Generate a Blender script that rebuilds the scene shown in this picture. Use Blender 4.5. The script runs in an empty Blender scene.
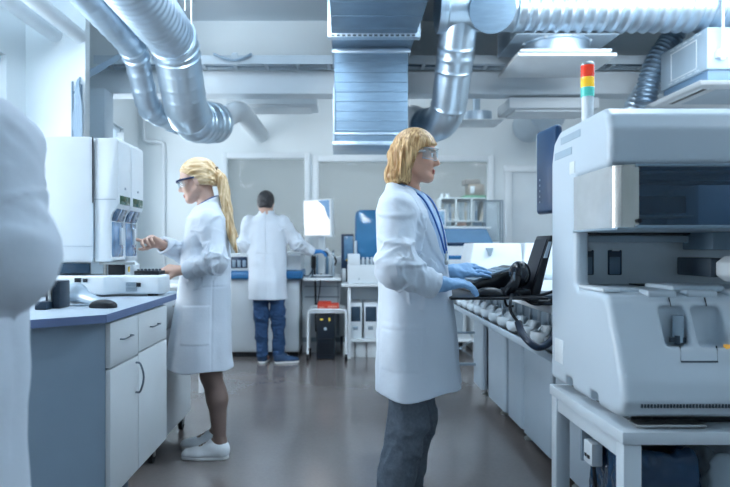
import bpy, bmesh, math, random
import numpy as np
from mathutils import Vector, Matrix
random.seed(7)
rng = np.random.default_rng(11)
SC = bpy.context.scene
COL = SC.collection
PI = math.pi

# ------------------------------------------------------------------ camera
F = 620.0; CX = 342.0; CY = 247.0; HC = 1.19
def lx(px, y): return (px - CX) * y / F          # world X of picture column px at depth y
def lz(py, y): return HC + (CY - py) * y / F     # world Z of picture row py at depth y
def at(px, py, y): return (lx(px, y), y, lz(py, y))
cam_d = bpy.data.cameras.new('camera'); cam = bpy.data.objects.new('camera', cam_d); COL.objects.link(cam)
cam.location = (0, 0, HC); cam.rotation_euler = (PI / 2, 0, 0)
cam_d.sensor_width = 36; cam_d.lens = F * 36 / 730
cam_d.shift_x = (365 - CX) / 730; cam_d.shift_y = (CY - 243.5) / 730
cam_d.clip_start = .05
cam_d.dof.use_dof = True; cam_d.dof.focus_distance = 2.3; cam_d.dof.aperture_fstop = 3.2
SC.camera = cam

# ------------------------------------------------------------------ materials
def lin(h):
    h = h.lstrip('#'); c = [int(h[i:i + 2], 16) / 255 for i in (0, 2, 4)]
    return tuple(x / 12.92 if x <= .04045 else ((x + .055) / 1.055) ** 2.4 for x in c) + (1,)
MATS = {}
def mat(name, col, rough=.45, metal=0, var=.04, scale=6, bump=0, bscale=40, trans=0, ior=1.45, alpha=1, emit=None, estr=0, coat=0, stretch=None, spec=.5, sss=0):
    if name in MATS: return MATS[name]
    m = bpy.data.materials.new(name); m.use_nodes = True; nt = m.node_tree; N = nt.nodes; L = nt.links
    b = N['Principled BSDF']; c = lin(col)
    tc = N.new('ShaderNodeTexCoord'); mp = N.new('ShaderNodeMapping'); L.new(tc.outputs['Object'], mp.inputs[0])
    if stretch: mp.inputs['Scale'].default_value = stretch
    nz = N.new('ShaderNodeTexNoise'); nz.inputs['Scale'].default_value = scale; nz.inputs['Detail'].default_value = 4
    L.new(mp.outputs[0], nz.inputs['Vector'])
    rp = N.new('ShaderNodeValToRGB')
    rp.color_ramp.elements[0].position = .3; rp.color_ramp.elements[1].position = .7
    rp.color_ramp.elements[0].color = tuple(max(0, x * (1 - var)) for x in c[:3]) + (1,)
    rp.color_ramp.elements[1].color = tuple(min(1, x * (1 + var)) for x in c[:3]) + (1,)
    L.new(nz.outputs['Fac'], rp.inputs[0]); L.new(rp.outputs[0], b.inputs['Base Color'])
    b.inputs['Roughness'].default_value = rough; b.inputs['Metallic'].default_value = metal
    b.inputs['Transmission Weight'].default_value = trans; b.inputs['IOR'].default_value = ior
    b.inputs['Alpha'].default_value = alpha; b.inputs['Coat Weight'].default_value = coat
    b.inputs['Specular IOR Level'].default_value = spec
    if sss:
        b.inputs['Subsurface Weight'].default_value = sss; b.inputs['Subsurface Radius'].default_value = (.012, .005, .003)
    if emit:
        b.inputs['Emission Color'].default_value = lin(emit); b.inputs['Emission Strength'].default_value = estr
    if bump:
        n2 = N.new('ShaderNodeTexNoise'); n2.inputs['Scale'].default_value = bscale; n2.inputs['Detail'].default_value = 3
        L.new(mp.outputs[0], n2.inputs['Vector'])
        bp = N.new('ShaderNodeBump'); bp.inputs['Strength'].default_value = bump; bp.inputs['Distance'].default_value = .01
        L.new(n2.outputs['Fac'], bp.inputs['Height']); L.new(bp.outputs[0], b.inputs['Normal'])
    MATS[name] = m; return m
def clear(name, col, rough=.02, mixf=.25, tint=None):
    """thin clear sheet: transparent with a fresnel-like gloss and a tint"""
    if name in MATS: return MATS[name]
    m = bpy.data.materials.new(name); m.use_nodes = True; nt = m.node_tree; N = nt.nodes; L = nt.links
    N.remove(N['Principled BSDF']); out = N['Material Output']
    tr = N.new('ShaderNodeBsdfTransparent'); tr.inputs[0].default_value = lin(tint or '#ffffff')
    pb = N.new('ShaderNodeBsdfPrincipled'); pb.inputs['Base Color'].default_value = lin(col); pb.inputs['Roughness'].default_value = rough
    nz = N.new('ShaderNodeTexNoise'); nz.inputs['Scale'].default_value = 3
    mr = N.new('ShaderNodeMapRange'); mr.inputs['To Min'].default_value = mixf * .85; mr.inputs['To Max'].default_value = mixf * 1.15
    mx = N.new('ShaderNodeMixShader')
    L.new(nz.outputs['Fac'], mr.inputs['Value']); L.new(mr.outputs[0], mx.inputs[0])
    L.new(tr.outputs[0], mx.inputs[1]); L.new(pb.outputs[0], mx.inputs[2]); L.new(mx.outputs[0], out.inputs[0])
    MATS[name] = m; return m

# ------------------------------------------------------------------ objects
WL = {}
def wl(o): return WL.get(o.name, Vector((0, 0, 0)))
def tag(o, label=None, cat=None, group=None, kind=None):
    if label: o['label'] = label
    if cat: o['category'] = cat
    if group: o['group'] = group
    if kind: o['kind'] = kind
    return o
def thing(name, label, cat, loc=(0, 0, 0), group=None, kind=None):
    o = bpy.data.objects.new(name, None); COL.objects.link(o); o.empty_display_size = .1
    o.location = loc; WL[o.name] = Vector(loc)
    return tag(o, label, cat, group, kind)
def link_mesh(name, me, mats, parent=None, base=None):
    """me is in world coordinates; re-base it on the parent's (or its own) origin"""
    n = len(me.vertices); co = np.empty(n * 3, np.float32); me.vertices.foreach_get('co', co); co = co.reshape(-1, 3)
    if parent is not None: org = wl(parent)
    elif base is not None: org = Vector(base)
    else:
        lo = co.min(0); hi = co.max(0); org = Vector(((lo[0] + hi[0]) / 2, (lo[1] + hi[1]) / 2, lo[2]))
    co -= np.array(org, np.float32); me.vertices.foreach_set('co', co.ravel()); me.update()
    o = bpy.data.objects.new(name, me); COL.objects.link(o)
    for m in (mats if isinstance(mats, (list, tuple)) else [mats]): me.materials.append(m)
    if parent is not None: o.parent = parent
    else: o.location = org
    WL[o.name] = org.copy(); return o
def copy_tree(o, off=(0, 0, 0), label=None, group=None, parent=None):
    c = o.copy(); COL.objects.link(c); WL[c.name] = wl(o) + Vector(off)
    if parent is None: c.location = o.location + Vector(off)
    else: c.parent = parent
    if label: c['label'] = label
    if group: c['group'] = group
    for ch in list(o.children): copy_tree(ch, off, parent=c)
    return c

class B:
    """collects shapes into one mesh"""
    def __init__(s): s.bm = bmesh.new()
    def _bev(s, faces, bev, seg):
        if bev > 0:
            ed = list({e for f in faces for e in f.edges})
            bmesh.ops.bevel(s.bm, geom=ed, offset=bev, segments=seg, profile=.5, affect='EDGES', clamp_overlap=True)
    def box(s, x0, x1, y0, y1, z0, z1, bev=0, seg=2, M=None):
        v = [s.bm.verts.new((M @ Vector(p)) if M else p) for p in ((x0, y0, z0), (x1, y0, z0), (x1, y1, z0), (x0, y1, z0), (x0, y0, z1), (x1, y0, z1), (x1, y1, z1), (x0, y1, z1))]
        fs = [s.bm.faces.new([v[i] for i in q]) for q in ((3, 2, 1, 0), (4, 5, 6, 7), (0, 1, 5, 4), (1, 2, 6, 5), (2, 3, 7, 6), (3, 0, 4, 7))]
        s._bev(fs, bev, seg); return s
    def hexa(s, pts, bev=0, seg=2):
        """8 free corners: bottom ring 4 then top ring 4"""
        v = [s.bm.verts.new(p) for p in pts]
        fs = [s.bm.faces.new([v[i] for i in q]) for q in ((3, 2, 1, 0), (4, 5, 6, 7), (0, 1, 5, 4), (1, 2, 6, 5), (2, 3, 7, 6), (3, 0, 4, 7))]
        s._bev(fs, bev, seg); return s
    def prism(s, poly, axis, a, b, bev=0, seg=2, M=None):
        """poly: 2D points; axis 'x': (y,z), 'y': (x,z), 'z': (x,y); extruded from a to b"""
        def p3(p, t):
            q = {'x': (t, p[0], p[1]), 'y': (p[0], t, p[1]), 'z': (p[0], p[1], t)}[axis]
            return (M @ Vector(q)) if M else q
        va = [s.bm.verts.new(p3(p, a)) for p in poly]; vb = [s.bm.verts.new(p3(p, b)) for p in poly]
        n = len(poly); fs = [s.bm.faces.new(va[::-1]), s.bm.faces.new(vb)]
        for i in range(n): fs.append(s.bm.faces.new((va[i], va[(i + 1) % n], vb[(i + 1) % n], vb[i])))
        bmesh.ops.recalc_face_normals(s.bm, faces=fs)
        s._bev(fs, bev, seg); return s
    def rings(s, rings, caps=True):
        vs = [[s.bm.verts.new(p) for p in r] for r in rings]; n = len(vs[0]); fs = []
        for i in range(len(vs) - 1):
            for j in range(n): fs.append(s.bm.faces.new((vs[i][j], vs[i][(j + 1) % n], vs[i + 1][(j + 1) % n], vs[i + 1][j])))
        if caps: fs.append(s.bm.faces.new(vs[0][::-1])); fs.append(s.bm.faces.new(vs[-1]))
        bmesh.ops.recalc_face_normals(s.bm, faces=fs)
        return s
    def cyl(s, p0, p1, r0, r1=None, seg=20, caps=True):
        r1 = r0 if r1 is None else r1
        return s.sweep([p0, p1], [r0, r1], seg, caps)
    def sweep(s, pts, r, seg=12, caps=True):
        P = [Vector(p) for p in pts]; R = r if isinstance(r, (list, tuple, np.ndarray)) else [r] * len(P)
        t0 = (P[1] - P[0]).normalized(); up = Vector((0, 0, 1)) if abs(t0.z) < .9 else Vector((1, 0, 0))
        u = t0.cross(up).normalized(); rs = []
        for i, p in enumerate(P):
            t = ((P[min(i + 1, len(P) - 1)] - p).normalized() + (p - P[max(i - 1, 0)]).normalized())
            if t.length < 1e-6: t = t0
            t.normalize(); u = (u - t * u.dot(t)).normalized(); w = t.cross(u)
            rs.append([p + (u * math.cos(a) + w * math.sin(a)) * R[i] for a in (2 * PI * k / seg for k in range(seg))])
        return s.rings(rs, caps)
    def tube(s, pts, r, seg=10, sub=8):
        return s.sweep(smooth_path(pts, sub), r, seg)
    def lathe(s, c, prof, seg=24, axis='z'):
        rs = []
        for (r, h) in prof:
            ring = []
            for k in range(seg):
                a = 2 * PI * k / seg; x, y = r * math.cos(a), r * math.sin(a)
                ring.append({'z': (c[0] + x, c[1] + y, c[2] + h), 'y': (c[0] + x, c[1] + h, c[2] + y), 'x': (c[0] + h, c[1] + x, c[2] + y)}[axis])
            rs.append(ring)
        return s.rings(rs)
    def sphere(s, c, r, sx=1, sy=1, sz=1, seg=16):
        rs = []
        for i in range(1, seg // 2):
            a = PI * i / (seg // 2)
            rs.append([(c[0] + sx * r * math.sin(a) * math.cos(b), c[1] + sy * r * math.sin(a) * math.sin(b), c[2] - sz * r * math.cos(a)) for b in (2 * PI * k / seg for k in range(seg))])
        return s.rings(rs)
    def build(s, name, m, parent=None, angle=32, base=None):
        me = bpy.data.meshes.new(name); s.bm.to_mesh(me); s.bm.free()
        me.polygons.foreach_set('use_smooth', [True] * len(me.polygons)); me.set_sharp_from_angle(angle=math.radians(angle))
        return link_mesh(name, me, m, parent, base)
def smooth_path(pts, sub=8):
    P = [Vector(p) for p in pts]
    if len(P) < 3: return P
    Q = [P[0] * 2 - P[1]] + P + [P[-1] * 2 - P[-2]]; out = []
    for i in range(1, len(Q) - 2):
        for k in range(sub):
            t = k / sub; a, b, c, d = Q[i - 1], Q[i], Q[i + 1], Q[i + 2]
            out.append(.5 * ((2 * b) + (c - a) * t + (2 * a - 5 * b + 4 * c - d) * t * t + (3 * b - a - 3 * c + d) * t ** 3))
    out.append(P[-1]); return out
def bent_path(pts, rad, step=.012):
    """polyline with circular-ish bends, resampled evenly"""
    P = [Vector(p) for p in pts]; raw = [P[0]]
    for i in range(1, len(P) - 1):
        a = P[i] + (P[i - 1] - P[i]).normalized() * min(rad, (P[i - 1] - P[i]).length * .49)
        c = P[i] + (P[i + 1] - P[i]).normalized() * min(rad, (P[i + 1] - P[i]).length * .49)
        for k in range(11):
            t = k / 10; raw.append(a * (1 - t) ** 2 + P[i] * 2 * t * (1 - t) + c * t * t)
    raw.append(P[-1]); out = [raw[0]]; acc = 0
    cum = [0]
    for i in range(1, len(raw)): cum.append(cum[-1] + (raw[i] - raw[i - 1]).length)
    n = max(2, int(cum[-1] / step)); j = 0
    for k in range(1, n + 1):
        d = cum[-1] * k / n
        while j < len(cum) - 2 and cum[j + 1] < d: j += 1
        f = (d - cum[j]) / max(1e-9, cum[j + 1] - cum[j]); out.append(raw[j].lerp(raw[j + 1], f))
    return out, cum[-1]
def duct_mesh(b, pts, r, rad, pitch=.09, amp=.006, width=.3, seg=40, bands=()):
    step = pitch / 9
    path, tot = bent_path(pts, rad, step); n = len(path) - 1; R = []
    for k in range(n + 1):
        s_ = tot * k / n; f = (s_ / pitch) % 1
        v = r + (amp * math.sin(PI * f / width) if f < width else 0)
        for (c, w, h) in bands:
            if abs(s_ - c * tot) < w: v = r + h
        R.append(v)
    b.sweep(path, R, seg); return b
def flat(name, pts, m, parent, th=.002):
    """thin sheet from 4 corners with real thickness"""
    P = [Vector(p) for p in pts]; n = (P[1] - P[0]).cross(P[3] - P[0]).normalized() * th
    b = B(); b.hexa(P + [p + n for p in P]); return b.build(name, m, parent)
# ------------------------------------------------------------------ signed-distance modelling and surface nets
_LAT = rng.random((32, 32, 32)).astype(np.float32)
def vnoise(x, y, z, s):
    x, y, z = np.broadcast_arrays(x * s, y * s, z * s)
    def sp(v):
        i = np.floor(v); f = (v - i).astype(np.float32); return i.astype(np.int32), f * f * (3 - 2 * f)
    (i, fx), (j, fy), (k, fz) = sp(x), sp(y), sp(z); r = 0
    for a in (0, 1):
        for b in (0, 1):
            for c in (0, 1):
                r = r + _LAT[(i + a) & 31, (j + b) & 31, (k + c) & 31] * (fx if a else 1 - fx) * (fy if b else 1 - fy) * (fz if c else 1 - fz)
    return r * 2 - 1
def V(p): return np.array(p, np.float32)
class Field:
    def __init__(s, lo, hi, h):
        s.lo = V(lo); s.h = h; s.n = [int(math.ceil((hi[i] - lo[i]) / h)) + 1 for i in range(3)]
        s.ax = [(s.lo[i] + h * np.arange(s.n[i])).astype(np.float32) for i in range(3)]
        s.D = np.full(s.n, .25, np.float32)
    def blk(s, lo, hi):
        sl = []
        for i in range(3):
            a = int(np.clip(np.floor((lo[i] - s.lo[i]) / s.h), 0, s.n[i])); b = int(np.clip(np.ceil((hi[i] - s.lo[i]) / s.h) + 1, 0, s.n[i])); sl.append(slice(a, max(a, b)))
        sl = tuple(sl); return sl, s.ax[0][sl[0]][:, None, None], s.ax[1][sl[1]][None, :, None], s.ax[2][sl[2]][None, None, :]
    def put(s, fn, lo, hi, k=.01, op='u'):
        m = k + 4 * s.h; sl, x, y, z = s.blk([v - m for v in lo], [v + m for v in hi])
        if 0 in s.D[sl].shape: return s
        b = fn(x, y, z).astype(np.float32); a = s.D[sl]
        if op == 'u':
            h = np.maximum(k - np.abs(a - b), 0) / k if k > 0 else 0; s.D[sl] = np.minimum(a, b) - h * h * k * .25
        elif op == 's':
            b = -b; h = np.maximum(k - np.abs(a - b), 0) / k if k > 0 else 0; s.D[sl] = np.maximum(a, b) + h * h * k * .25
        return s
    def all(s, fn):
        x, y, z = s.ax[0][:, None, None], s.ax[1][None, :, None], s.ax[2][None, None, :]; s.D = fn(s.D, x, y, z).astype(np.float32); return s
    # primitives
    def cap(s, a, b, r0, r1=None, k=.012, op='u', flat=None):
        """tapered capsule; flat=(unit dir, factor) squeezes the section along dir"""
        r1 = r0 if r1 is None else r1; a = V(a); b = V(b); d = b - a; L2 = float(d @ d) + 1e-12; R = max(r0, r1)
        if flat is not None: fd = V(flat[0]); fd = fd / np.linalg.norm(fd); ff = flat[1]
        def fn(x, y, z):
            px, py, pz = x - a[0], y - a[1], z - a[2]
            t = np.clip((px * d[0] + py * d[1] + pz * d[2]) / L2, 0, 1)
            qx, qy, qz = px - t * d[0], py - t * d[1], pz - t * d[2]
            q2 = qx * qx + qy * qy + qz * qz
            if flat is not None:
                w = qx * fd[0] + qy * fd[1] + qz * fd[2]; q2 = q2 + w * w * (1 / ff ** 2 - 1)
            return np.sqrt(q2) - (r0 + (r1 - r0) * t)
        return s.put(fn, np.minimum(a, b) - R, np.maximum(a, b) + R, k, op)
    def ell(s, c, r, A=None, k=.012, op='u'):
        c = V(c); r = V(r); A = np.eye(3, dtype=np.float32) if A is None else A; R = float(r.max())
        def fn(x, y, z):
            p = [x - c[0], y - c[1], z - c[2]]; q0 = 0; q1 = 0
            for i in range(3):
                w = p[0] * A[i][0] + p[1] * A[i][1] + p[2] * A[i][2]; q0 = q0 + (w / r[i]) ** 2; q1 = q1 + (w / r[i] ** 2) ** 2
            q0 = np.sqrt(q0); return q0 * (q0 - 1) / np.maximum(np.sqrt(q1), 1e-6)
        return s.put(fn, c - R, c + R, k, op)
    def box(s, c, hf, r=.01, k=.008, op='u', A=None):
        c = V(c); hf = V(hf); A = np.eye(3, dtype=np.float32) if A is None else A; R = np.full(3, np.linalg.norm(hf)) if A is not None else hf
        def fn(x, y, z):
            p = [x - c[0], y - c[1], z - c[2]]
            q = [np.abs(p[0] * A[i][0] + p[1] * A[i][1] + p[2] * A[i][2]) - hf[i] + r for i in range(3)]
            return np.sqrt(np.maximum(q[0], 0) ** 2 + np.maximum(q[1], 0) ** 2 + np.maximum(q[2], 0) ** 2) + np.minimum(np.maximum(np.maximum(q[0], q[1]), q[2]), 0) - r
        return s.put(fn, c - R, c + R, k, op)
    def extr(s, poly, x0, x1, r=.012, k=.01, op='u'):
        """polygon in (y,z) extruded along x with rounded edges"""
        P = np.array(poly, np.float32); n = len(P); cx, hx = (x0 + x1) / 2, (x1 - x0) / 2
        def fn(x, y, z):
            y2, z2 = y[0, :, :], z[0, :, :]; d = np.full(np.broadcast(y2, z2).shape, 1e9, np.float32); sg = np.ones_like(d)
            for i in range(n):
                a, b = P[i], P[i - 1]; e = b - a; wy, wz = y2 - a[0], z2 - a[1]
                t = np.clip((wy * e[0] + wz * e[1]) / float(e @ e), 0, 1); d = np.minimum(d, (wy - e[0] * t) ** 2 + (wz - e[1] * t) ** 2)
                c1 = z2 >= a[1]; c2 = z2 < b[1]; c3 = e[0] * wz > e[1] * wy
                c1, c2, c3 = np.broadcast_arrays(c1, c2, c3); sg = np.where((c1 & c2 & c3) | (~c1 & ~c2 & ~c3), -sg, sg)
            d = (sg * np.sqrt(d))[None] + r; w = np.abs(x - cx) - hx + r
            d, w = np.broadcast_arrays(d, w)
            return np.sqrt(np.maximum(d, 0) ** 2 + np.maximum(w, 0) ** 2) + np.minimum(np.maximum(d, w), 0) - r
        return s.put(fn, (x0, P[:, 0].min(), P[:, 1].min()), (x1, P[:, 0].max(), P[:, 1].max()), k, op)
    def column(s, zs, cx, cy, a, b, fwd, k=.02, op='u', folds=None, pw=2.0, grow=0):
        """stack of elliptical rings; a along fwd (unit xy), b across; folds(theta,z,f,s) added to distance"""
        zs = V(zs); cx, cy, a, b = V(cx), V(cy), V(a) + grow, V(b) + grow; fx, fy = fwd; R = float(max(a.max(), b.max())) + .03
        def fn(x, y, z):
            zz = z[0, 0, :]; ip = lambda v: np.interp(zz, zs, v).astype(np.float32)[None, None, :]
            X0, Y0, A0, B0 = ip(cx), ip(cy), ip(a), ip(b)
            f = (x - X0) * fx + (y - Y0) * fy; w = -(x - X0) * fy + (y - Y0) * fx
            q = (np.abs(f / A0) ** pw + np.abs(w / B0) ** pw) ** (1 / pw)
            rad = np.sqrt(f * f + w * w); d = rad * (1 - 1 / np.maximum(q, 1e-4)); d = np.where(q < .05, -np.minimum(A0, B0), d)
            if folds is not None: d = d + folds(np.arctan2(w, f), z, f, w)
            e = np.maximum(zs[0] - z, z - zs[-1]); return np.maximum(d, e)
        return s.put(fn, (cx.min() - R, cy.min() - R, zs[0]), (cx.max() + R, cy.max() + R, zs[-1]), k, op)
    def mesh(s):
        D = s.D.copy(); D[0] = D[-1] = .1; D[:, 0] = D[:, -1] = .1; D[:, :, 0] = D[:, :, -1] = .1
        I = D < 0; nx, ny, nz = [n - 1 for n in s.n]
        cnt = np.zeros((nx, ny, nz), np.uint8)
        for a in (0, 1):
            for b in (0, 1):
                for c in (0, 1): cnt += I[a:a + nx, b:b + ny, c:c + nz]
        act = (cnt > 0) & (cnt < 8); ci, cj, ck = np.nonzero(act); idx = np.full(act.shape, -1, np.int32); idx[ci, cj, ck] = np.arange(len(ci))
        acc = np.zeros((len(ci), 3), np.float32); num = np.zeros(len(ci), np.float32); cor = [(a, b, c) for a in (0, 1) for b in (0, 1) for c in (0, 1)]
        for p in cor:
            for ax in range(3):
                if p[ax]: continue
                q = list(p); q[ax] = 1
                d0 = D[ci + p[0], cj + p[1], ck + p[2]]; d1 = D[ci + q[0], cj + q[1], ck + q[2]]; m = (d0 < 0) != (d1 < 0)
                t = np.where(m, d0 / np.where(m, d0 - d1, 1), 0)
                for j in range(3): acc[:, j] += np.where(m, p[j] + (t if j == ax else 0), 0)
                num += m
        v = (acc / num[:, None] + np.stack([ci, cj, ck], 1)) * s.h + s.lo
        quads = []
        for ax in range(3):
            o1, o2 = (ax + 1) % 3, (ax + 2) % 3
            sl0 = [slice(None)] * 3; sl1 = [slice(None)] * 3; sl0[ax] = slice(0, -1); sl1[ax] = slice(1, None)
            A, Bq = I[tuple(sl0)], I[tuple(sl1)]; e = np.nonzero(A != Bq); e = np.stack(e, 1); ok = (e[:, o1] > 0) & (e[:, o2] > 0); e = e[ok]
            ins = A[e[:, 0], e[:, 1], e[:, 2]]
            def cell(d1, d2):
                c = e.copy(); c[:, o1] -= d1; c[:, o2] -= d2; return idx[c[:, 0], c[:, 1], c[:, 2]]
            q = np.stack([cell(1, 1), cell(0, 1), cell(0, 0), cell(1, 0)], 1); q[~ins] = q[~ins][:, ::-1]; quads.append(q)
        q = np.concatenate(quads); q = q[(q >= 0).all(1)]; return v.astype(np.float32), q
    def build(s, name, mats, parent=None, facemat=None, relax=1, base=None):
        v, q = s.mesh()
        for _ in range(relax):
            acc = np.zeros_like(v); n = np.zeros(len(v), np.float32)
            for i in range(4):
                for j in (1, 3):
                    np.add.at(acc, q[:, i], v[q[:, (i + j) % 4]]); np.add.at(n, q[:, i], 1)
            v = v * .5 + .5 * acc / np.maximum(n, 1)[:, None]
        me = bpy.data.meshes.new(name); me.vertices.add(len(v)); me.vertices.foreach_set('co', v.ravel())
        me.loops.add(len(q) * 4); me.loops.foreach_set('vertex_index', q.ravel().astype(np.int32)); me.polygons.add(len(q))
        me.polygons.foreach_set('loop_start', np.arange(0, len(q) * 4, 4, dtype=np.int32)); me.update(calc_edges=True)
        me.polygons.foreach_set('use_smooth', np.ones(len(q), bool))
        ms = mats if isinstance(mats, (list, tuple)) else [mats]
        o = link_mesh(name, me, list(ms), parent, base)
        if facemat is not None: me.polygons.foreach_set('material_index', facemat(v[q].mean(1)).astype(np.int32)); me.update()
        return o
# ================================================================== materials used everywhere
WALL = mat('wall_paint', '#dde6ea', .8, var=.015, scale=2)
CEIL = mat('ceiling_paint', '#d3dee6', .85, var=.02, scale=1.5)
WHITE = mat('white_enamel', '#dfe7ec', .35, var=.02)
WHITE2 = mat('white_plastic', '#d9e2e8', .42, var=.02)
PALE = mat('pale_blue_grey_plastic', '#b9c8d3', .45, var=.03)
GREY = mat('grey_plastic', '#8b9dab', .45, var=.04)
DGREY = mat('dark_grey_plastic', '#3a4a58', .4, var=.06)
BLACK = mat('black_plastic', '#10161e', .35, var=.1)
NAVY = mat('dark_blue_plastic', '#12304f', .3, var=.06)
BLUE = mat('blue_trim', '#2f74ab', .35, var=.04)
GALV = mat('galvanised_steel', '#c3d4e2', .38, .92, var=.10, scale=5, bump=.04, bscale=9)
GALVD = mat('galvanised_sheet', '#7d95a9', .5, .75, var=.10, scale=7, stretch=(1, 1, 6))
STEEL = mat('brushed_steel', '#b9bcbb', .32, 1, var=.08, scale=3, stretch=(1, 1, 30))
RUBBER = mat('black_rubber', '#0d1116', .6, var=.1)
GLASSY = clear('window_glass', '#c2ccd1', .05, .2, '#e9edef')
ACRYL = clear('clear_acrylic', '#dbe6ec', .05, .25, '#f2f8fa')

# floor: poured resin, brown-grey, glossy with faint cloudiness
def floor_mat():
    m = bpy.data.materials.new('resin_floor'); m.use_nodes = True; nt = m.node_tree; N = nt.nodes; L = nt.links; b = N['Principled BSDF']
    tc = N.new('ShaderNodeTexCoord')
    n1 = N.new('ShaderNodeTexNoise'); n1.inputs['Scale'].default_value = 1.3; n1.inputs['Detail'].default_value = 5
    n2 = N.new('ShaderNodeTexNoise'); n2.inputs['Scale'].default_value = 60; n2.inputs['Detail'].default_value = 2
    L.new(tc.outputs['Object'], n1.inputs['Vector']); L.new(tc.outputs['Object'], n2.inputs['Vector'])
    r1 = N.new('ShaderNodeValToRGB'); r1.color_ramp.elements[0].position = .3; r1.color_ramp.elements[1].position = .72
    r1.color_ramp.elements[0].color = lin('#6f6a69'); r1.color_ramp.elements[1].color = lin('#7a7473')
    r2 = N.new('ShaderNodeValToRGB'); r2.color_ramp.elements[0].color = (.8, .8, .8, 1); r2.color_ramp.elements[1].color = (1.1, 1.1, 1.1, 1)
    mx = N.new('ShaderNodeMixRGB'); mx.blend_type = 'MULTIPLY'; mx.inputs[0].default_value = .6
    L.new(n1.outputs['Fac'], r1.inputs[0]); L.new(n2.outputs['Fac'], r2.inputs[0]); L.new(r1.outputs[0], mx.inputs[1]); L.new(r2.outputs[0], mx.inputs[2])
    L.new(mx.outputs[0], b.inputs['Base Color'])
    rr = N.new('ShaderNodeMapRange'); rr.inputs['To Min'].default_value = .13; rr.inputs['To Max'].default_value = .22
    L.new(n1.outputs['Fac'], rr.inputs['Value']); L.new(rr.outputs[0], b.inputs['Roughness'])
    bp = N.new('ShaderNodeBump'); bp.inputs['Strength'].default_value = .05; bp.inputs['Distance'].default_value = .01
    n3 = N.new('ShaderNodeTexNoise'); n3.inputs['Scale'].default_value = 5; L.new(tc.outputs['Object'], n3.inputs['Vector'])
    L.new(n3.outputs['Fac'], bp.inputs['Height']); L.new(bp.outputs[0], b.inputs['Normal'])
    b.inputs['Specular IOR Level'].default_value = .8
    return m
FLOOR = floor_mat()

# ================================================================== setting
XL, XR, YF, YB, ZC, YR = -2.5, 4.2, -1.6, 7.6, 3.4, 10.4
def struct(b, name, m, parent=None): return tag(b.build(name, m, parent), kind='structure')
struct(B().box(XL - .1, XR + .1, YF - .1, YR + .1, -.06, 0), 'floor', FLOOR)
struct(B().box(XL - .1, XR + .1, YF - .1, YR + .1, ZC, ZC + .06), 'ceiling', CEIL)
W1 = (2.0, 4.62, .95, 2.62); W2 = (6.1, 7.1, 1.15, 2.55); W0 = (-1.0, 1.3, .95, 2.62)
def holed(b, lo, hi, holes, put):
    """wall strip from lo to hi with rectangular holes (a0,a1,z0,z1)"""
    c = lo
    for (a0, a1, z0, z1) in sorted(holes):
        put(b, c, a0, 0, ZC); put(b, a0, a1, 0, z0); put(b, a0, a1, z1, ZC); c = a1
    put(b, c, hi, 0, ZC); return b
struct(holed(B(), YF, YR, [W0, W1, W2], lambda b, a, c, z0, z1: b.box(XL - .22, XL, a, c, z0, z1)), 'wall_left', WALL)
W3 = (lx(226, YB), lx(306, YB), 1.05, lz(157, YB)); W4 = (lx(317.5, YB), lx(489, YB), 1.05, lz(160, YB))
struct(holed(B(), XL, XR, [W3, W4], lambda b, a, c, z0, z1: b.box(a, c, YB, YB + .12, z0, z1)), 'wall_back', WALL)
struct(B().box(XR, XR + .1, YF, YR, 0, ZC), 'wall_right', WALL)
struct(B().box(XL - .1, XR + .1, YF - .1, YF, 0, ZC), 'wall_front', WALL)
struct(B().box(XL - .1, XR + .1, YR, YR + .1, 0, ZC), 'wall_rear', mat('rear_room_paint', '#c6c6c4', .8, var=.02))
struct(B().box(XL, -2.03, 4.9, 4.99, 0, ZC), 'wall_pier', WALL)
struct(B().box(XL, XR, 6.06, 6.16, 2.87, ZC), 'wall_header', WALL)
struct(B().box(XL, XR, 5.95, 6.16, 2.66, 2.875, .006), 'trim_1', mat('beam_paint', '#d3dee6', .6, var=.02))
struct(B().box(XL, -2.19, 5.72, 5.94, 0, 2.655, .006), 'trim_2', mat('column_paint', '#c3d2dd', .55, var=.02))
struct(B().box(XL, lx(503, YB), 7.575, 7.6, 0, .1), 'baseboard_back', mat('dark_skirting', '#3b4a58', .5))
struct(B().box(2.98, XR, 7.575, 7.6, 0, .1), 'baseboard_back', MATS['dark_skirting'])

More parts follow.
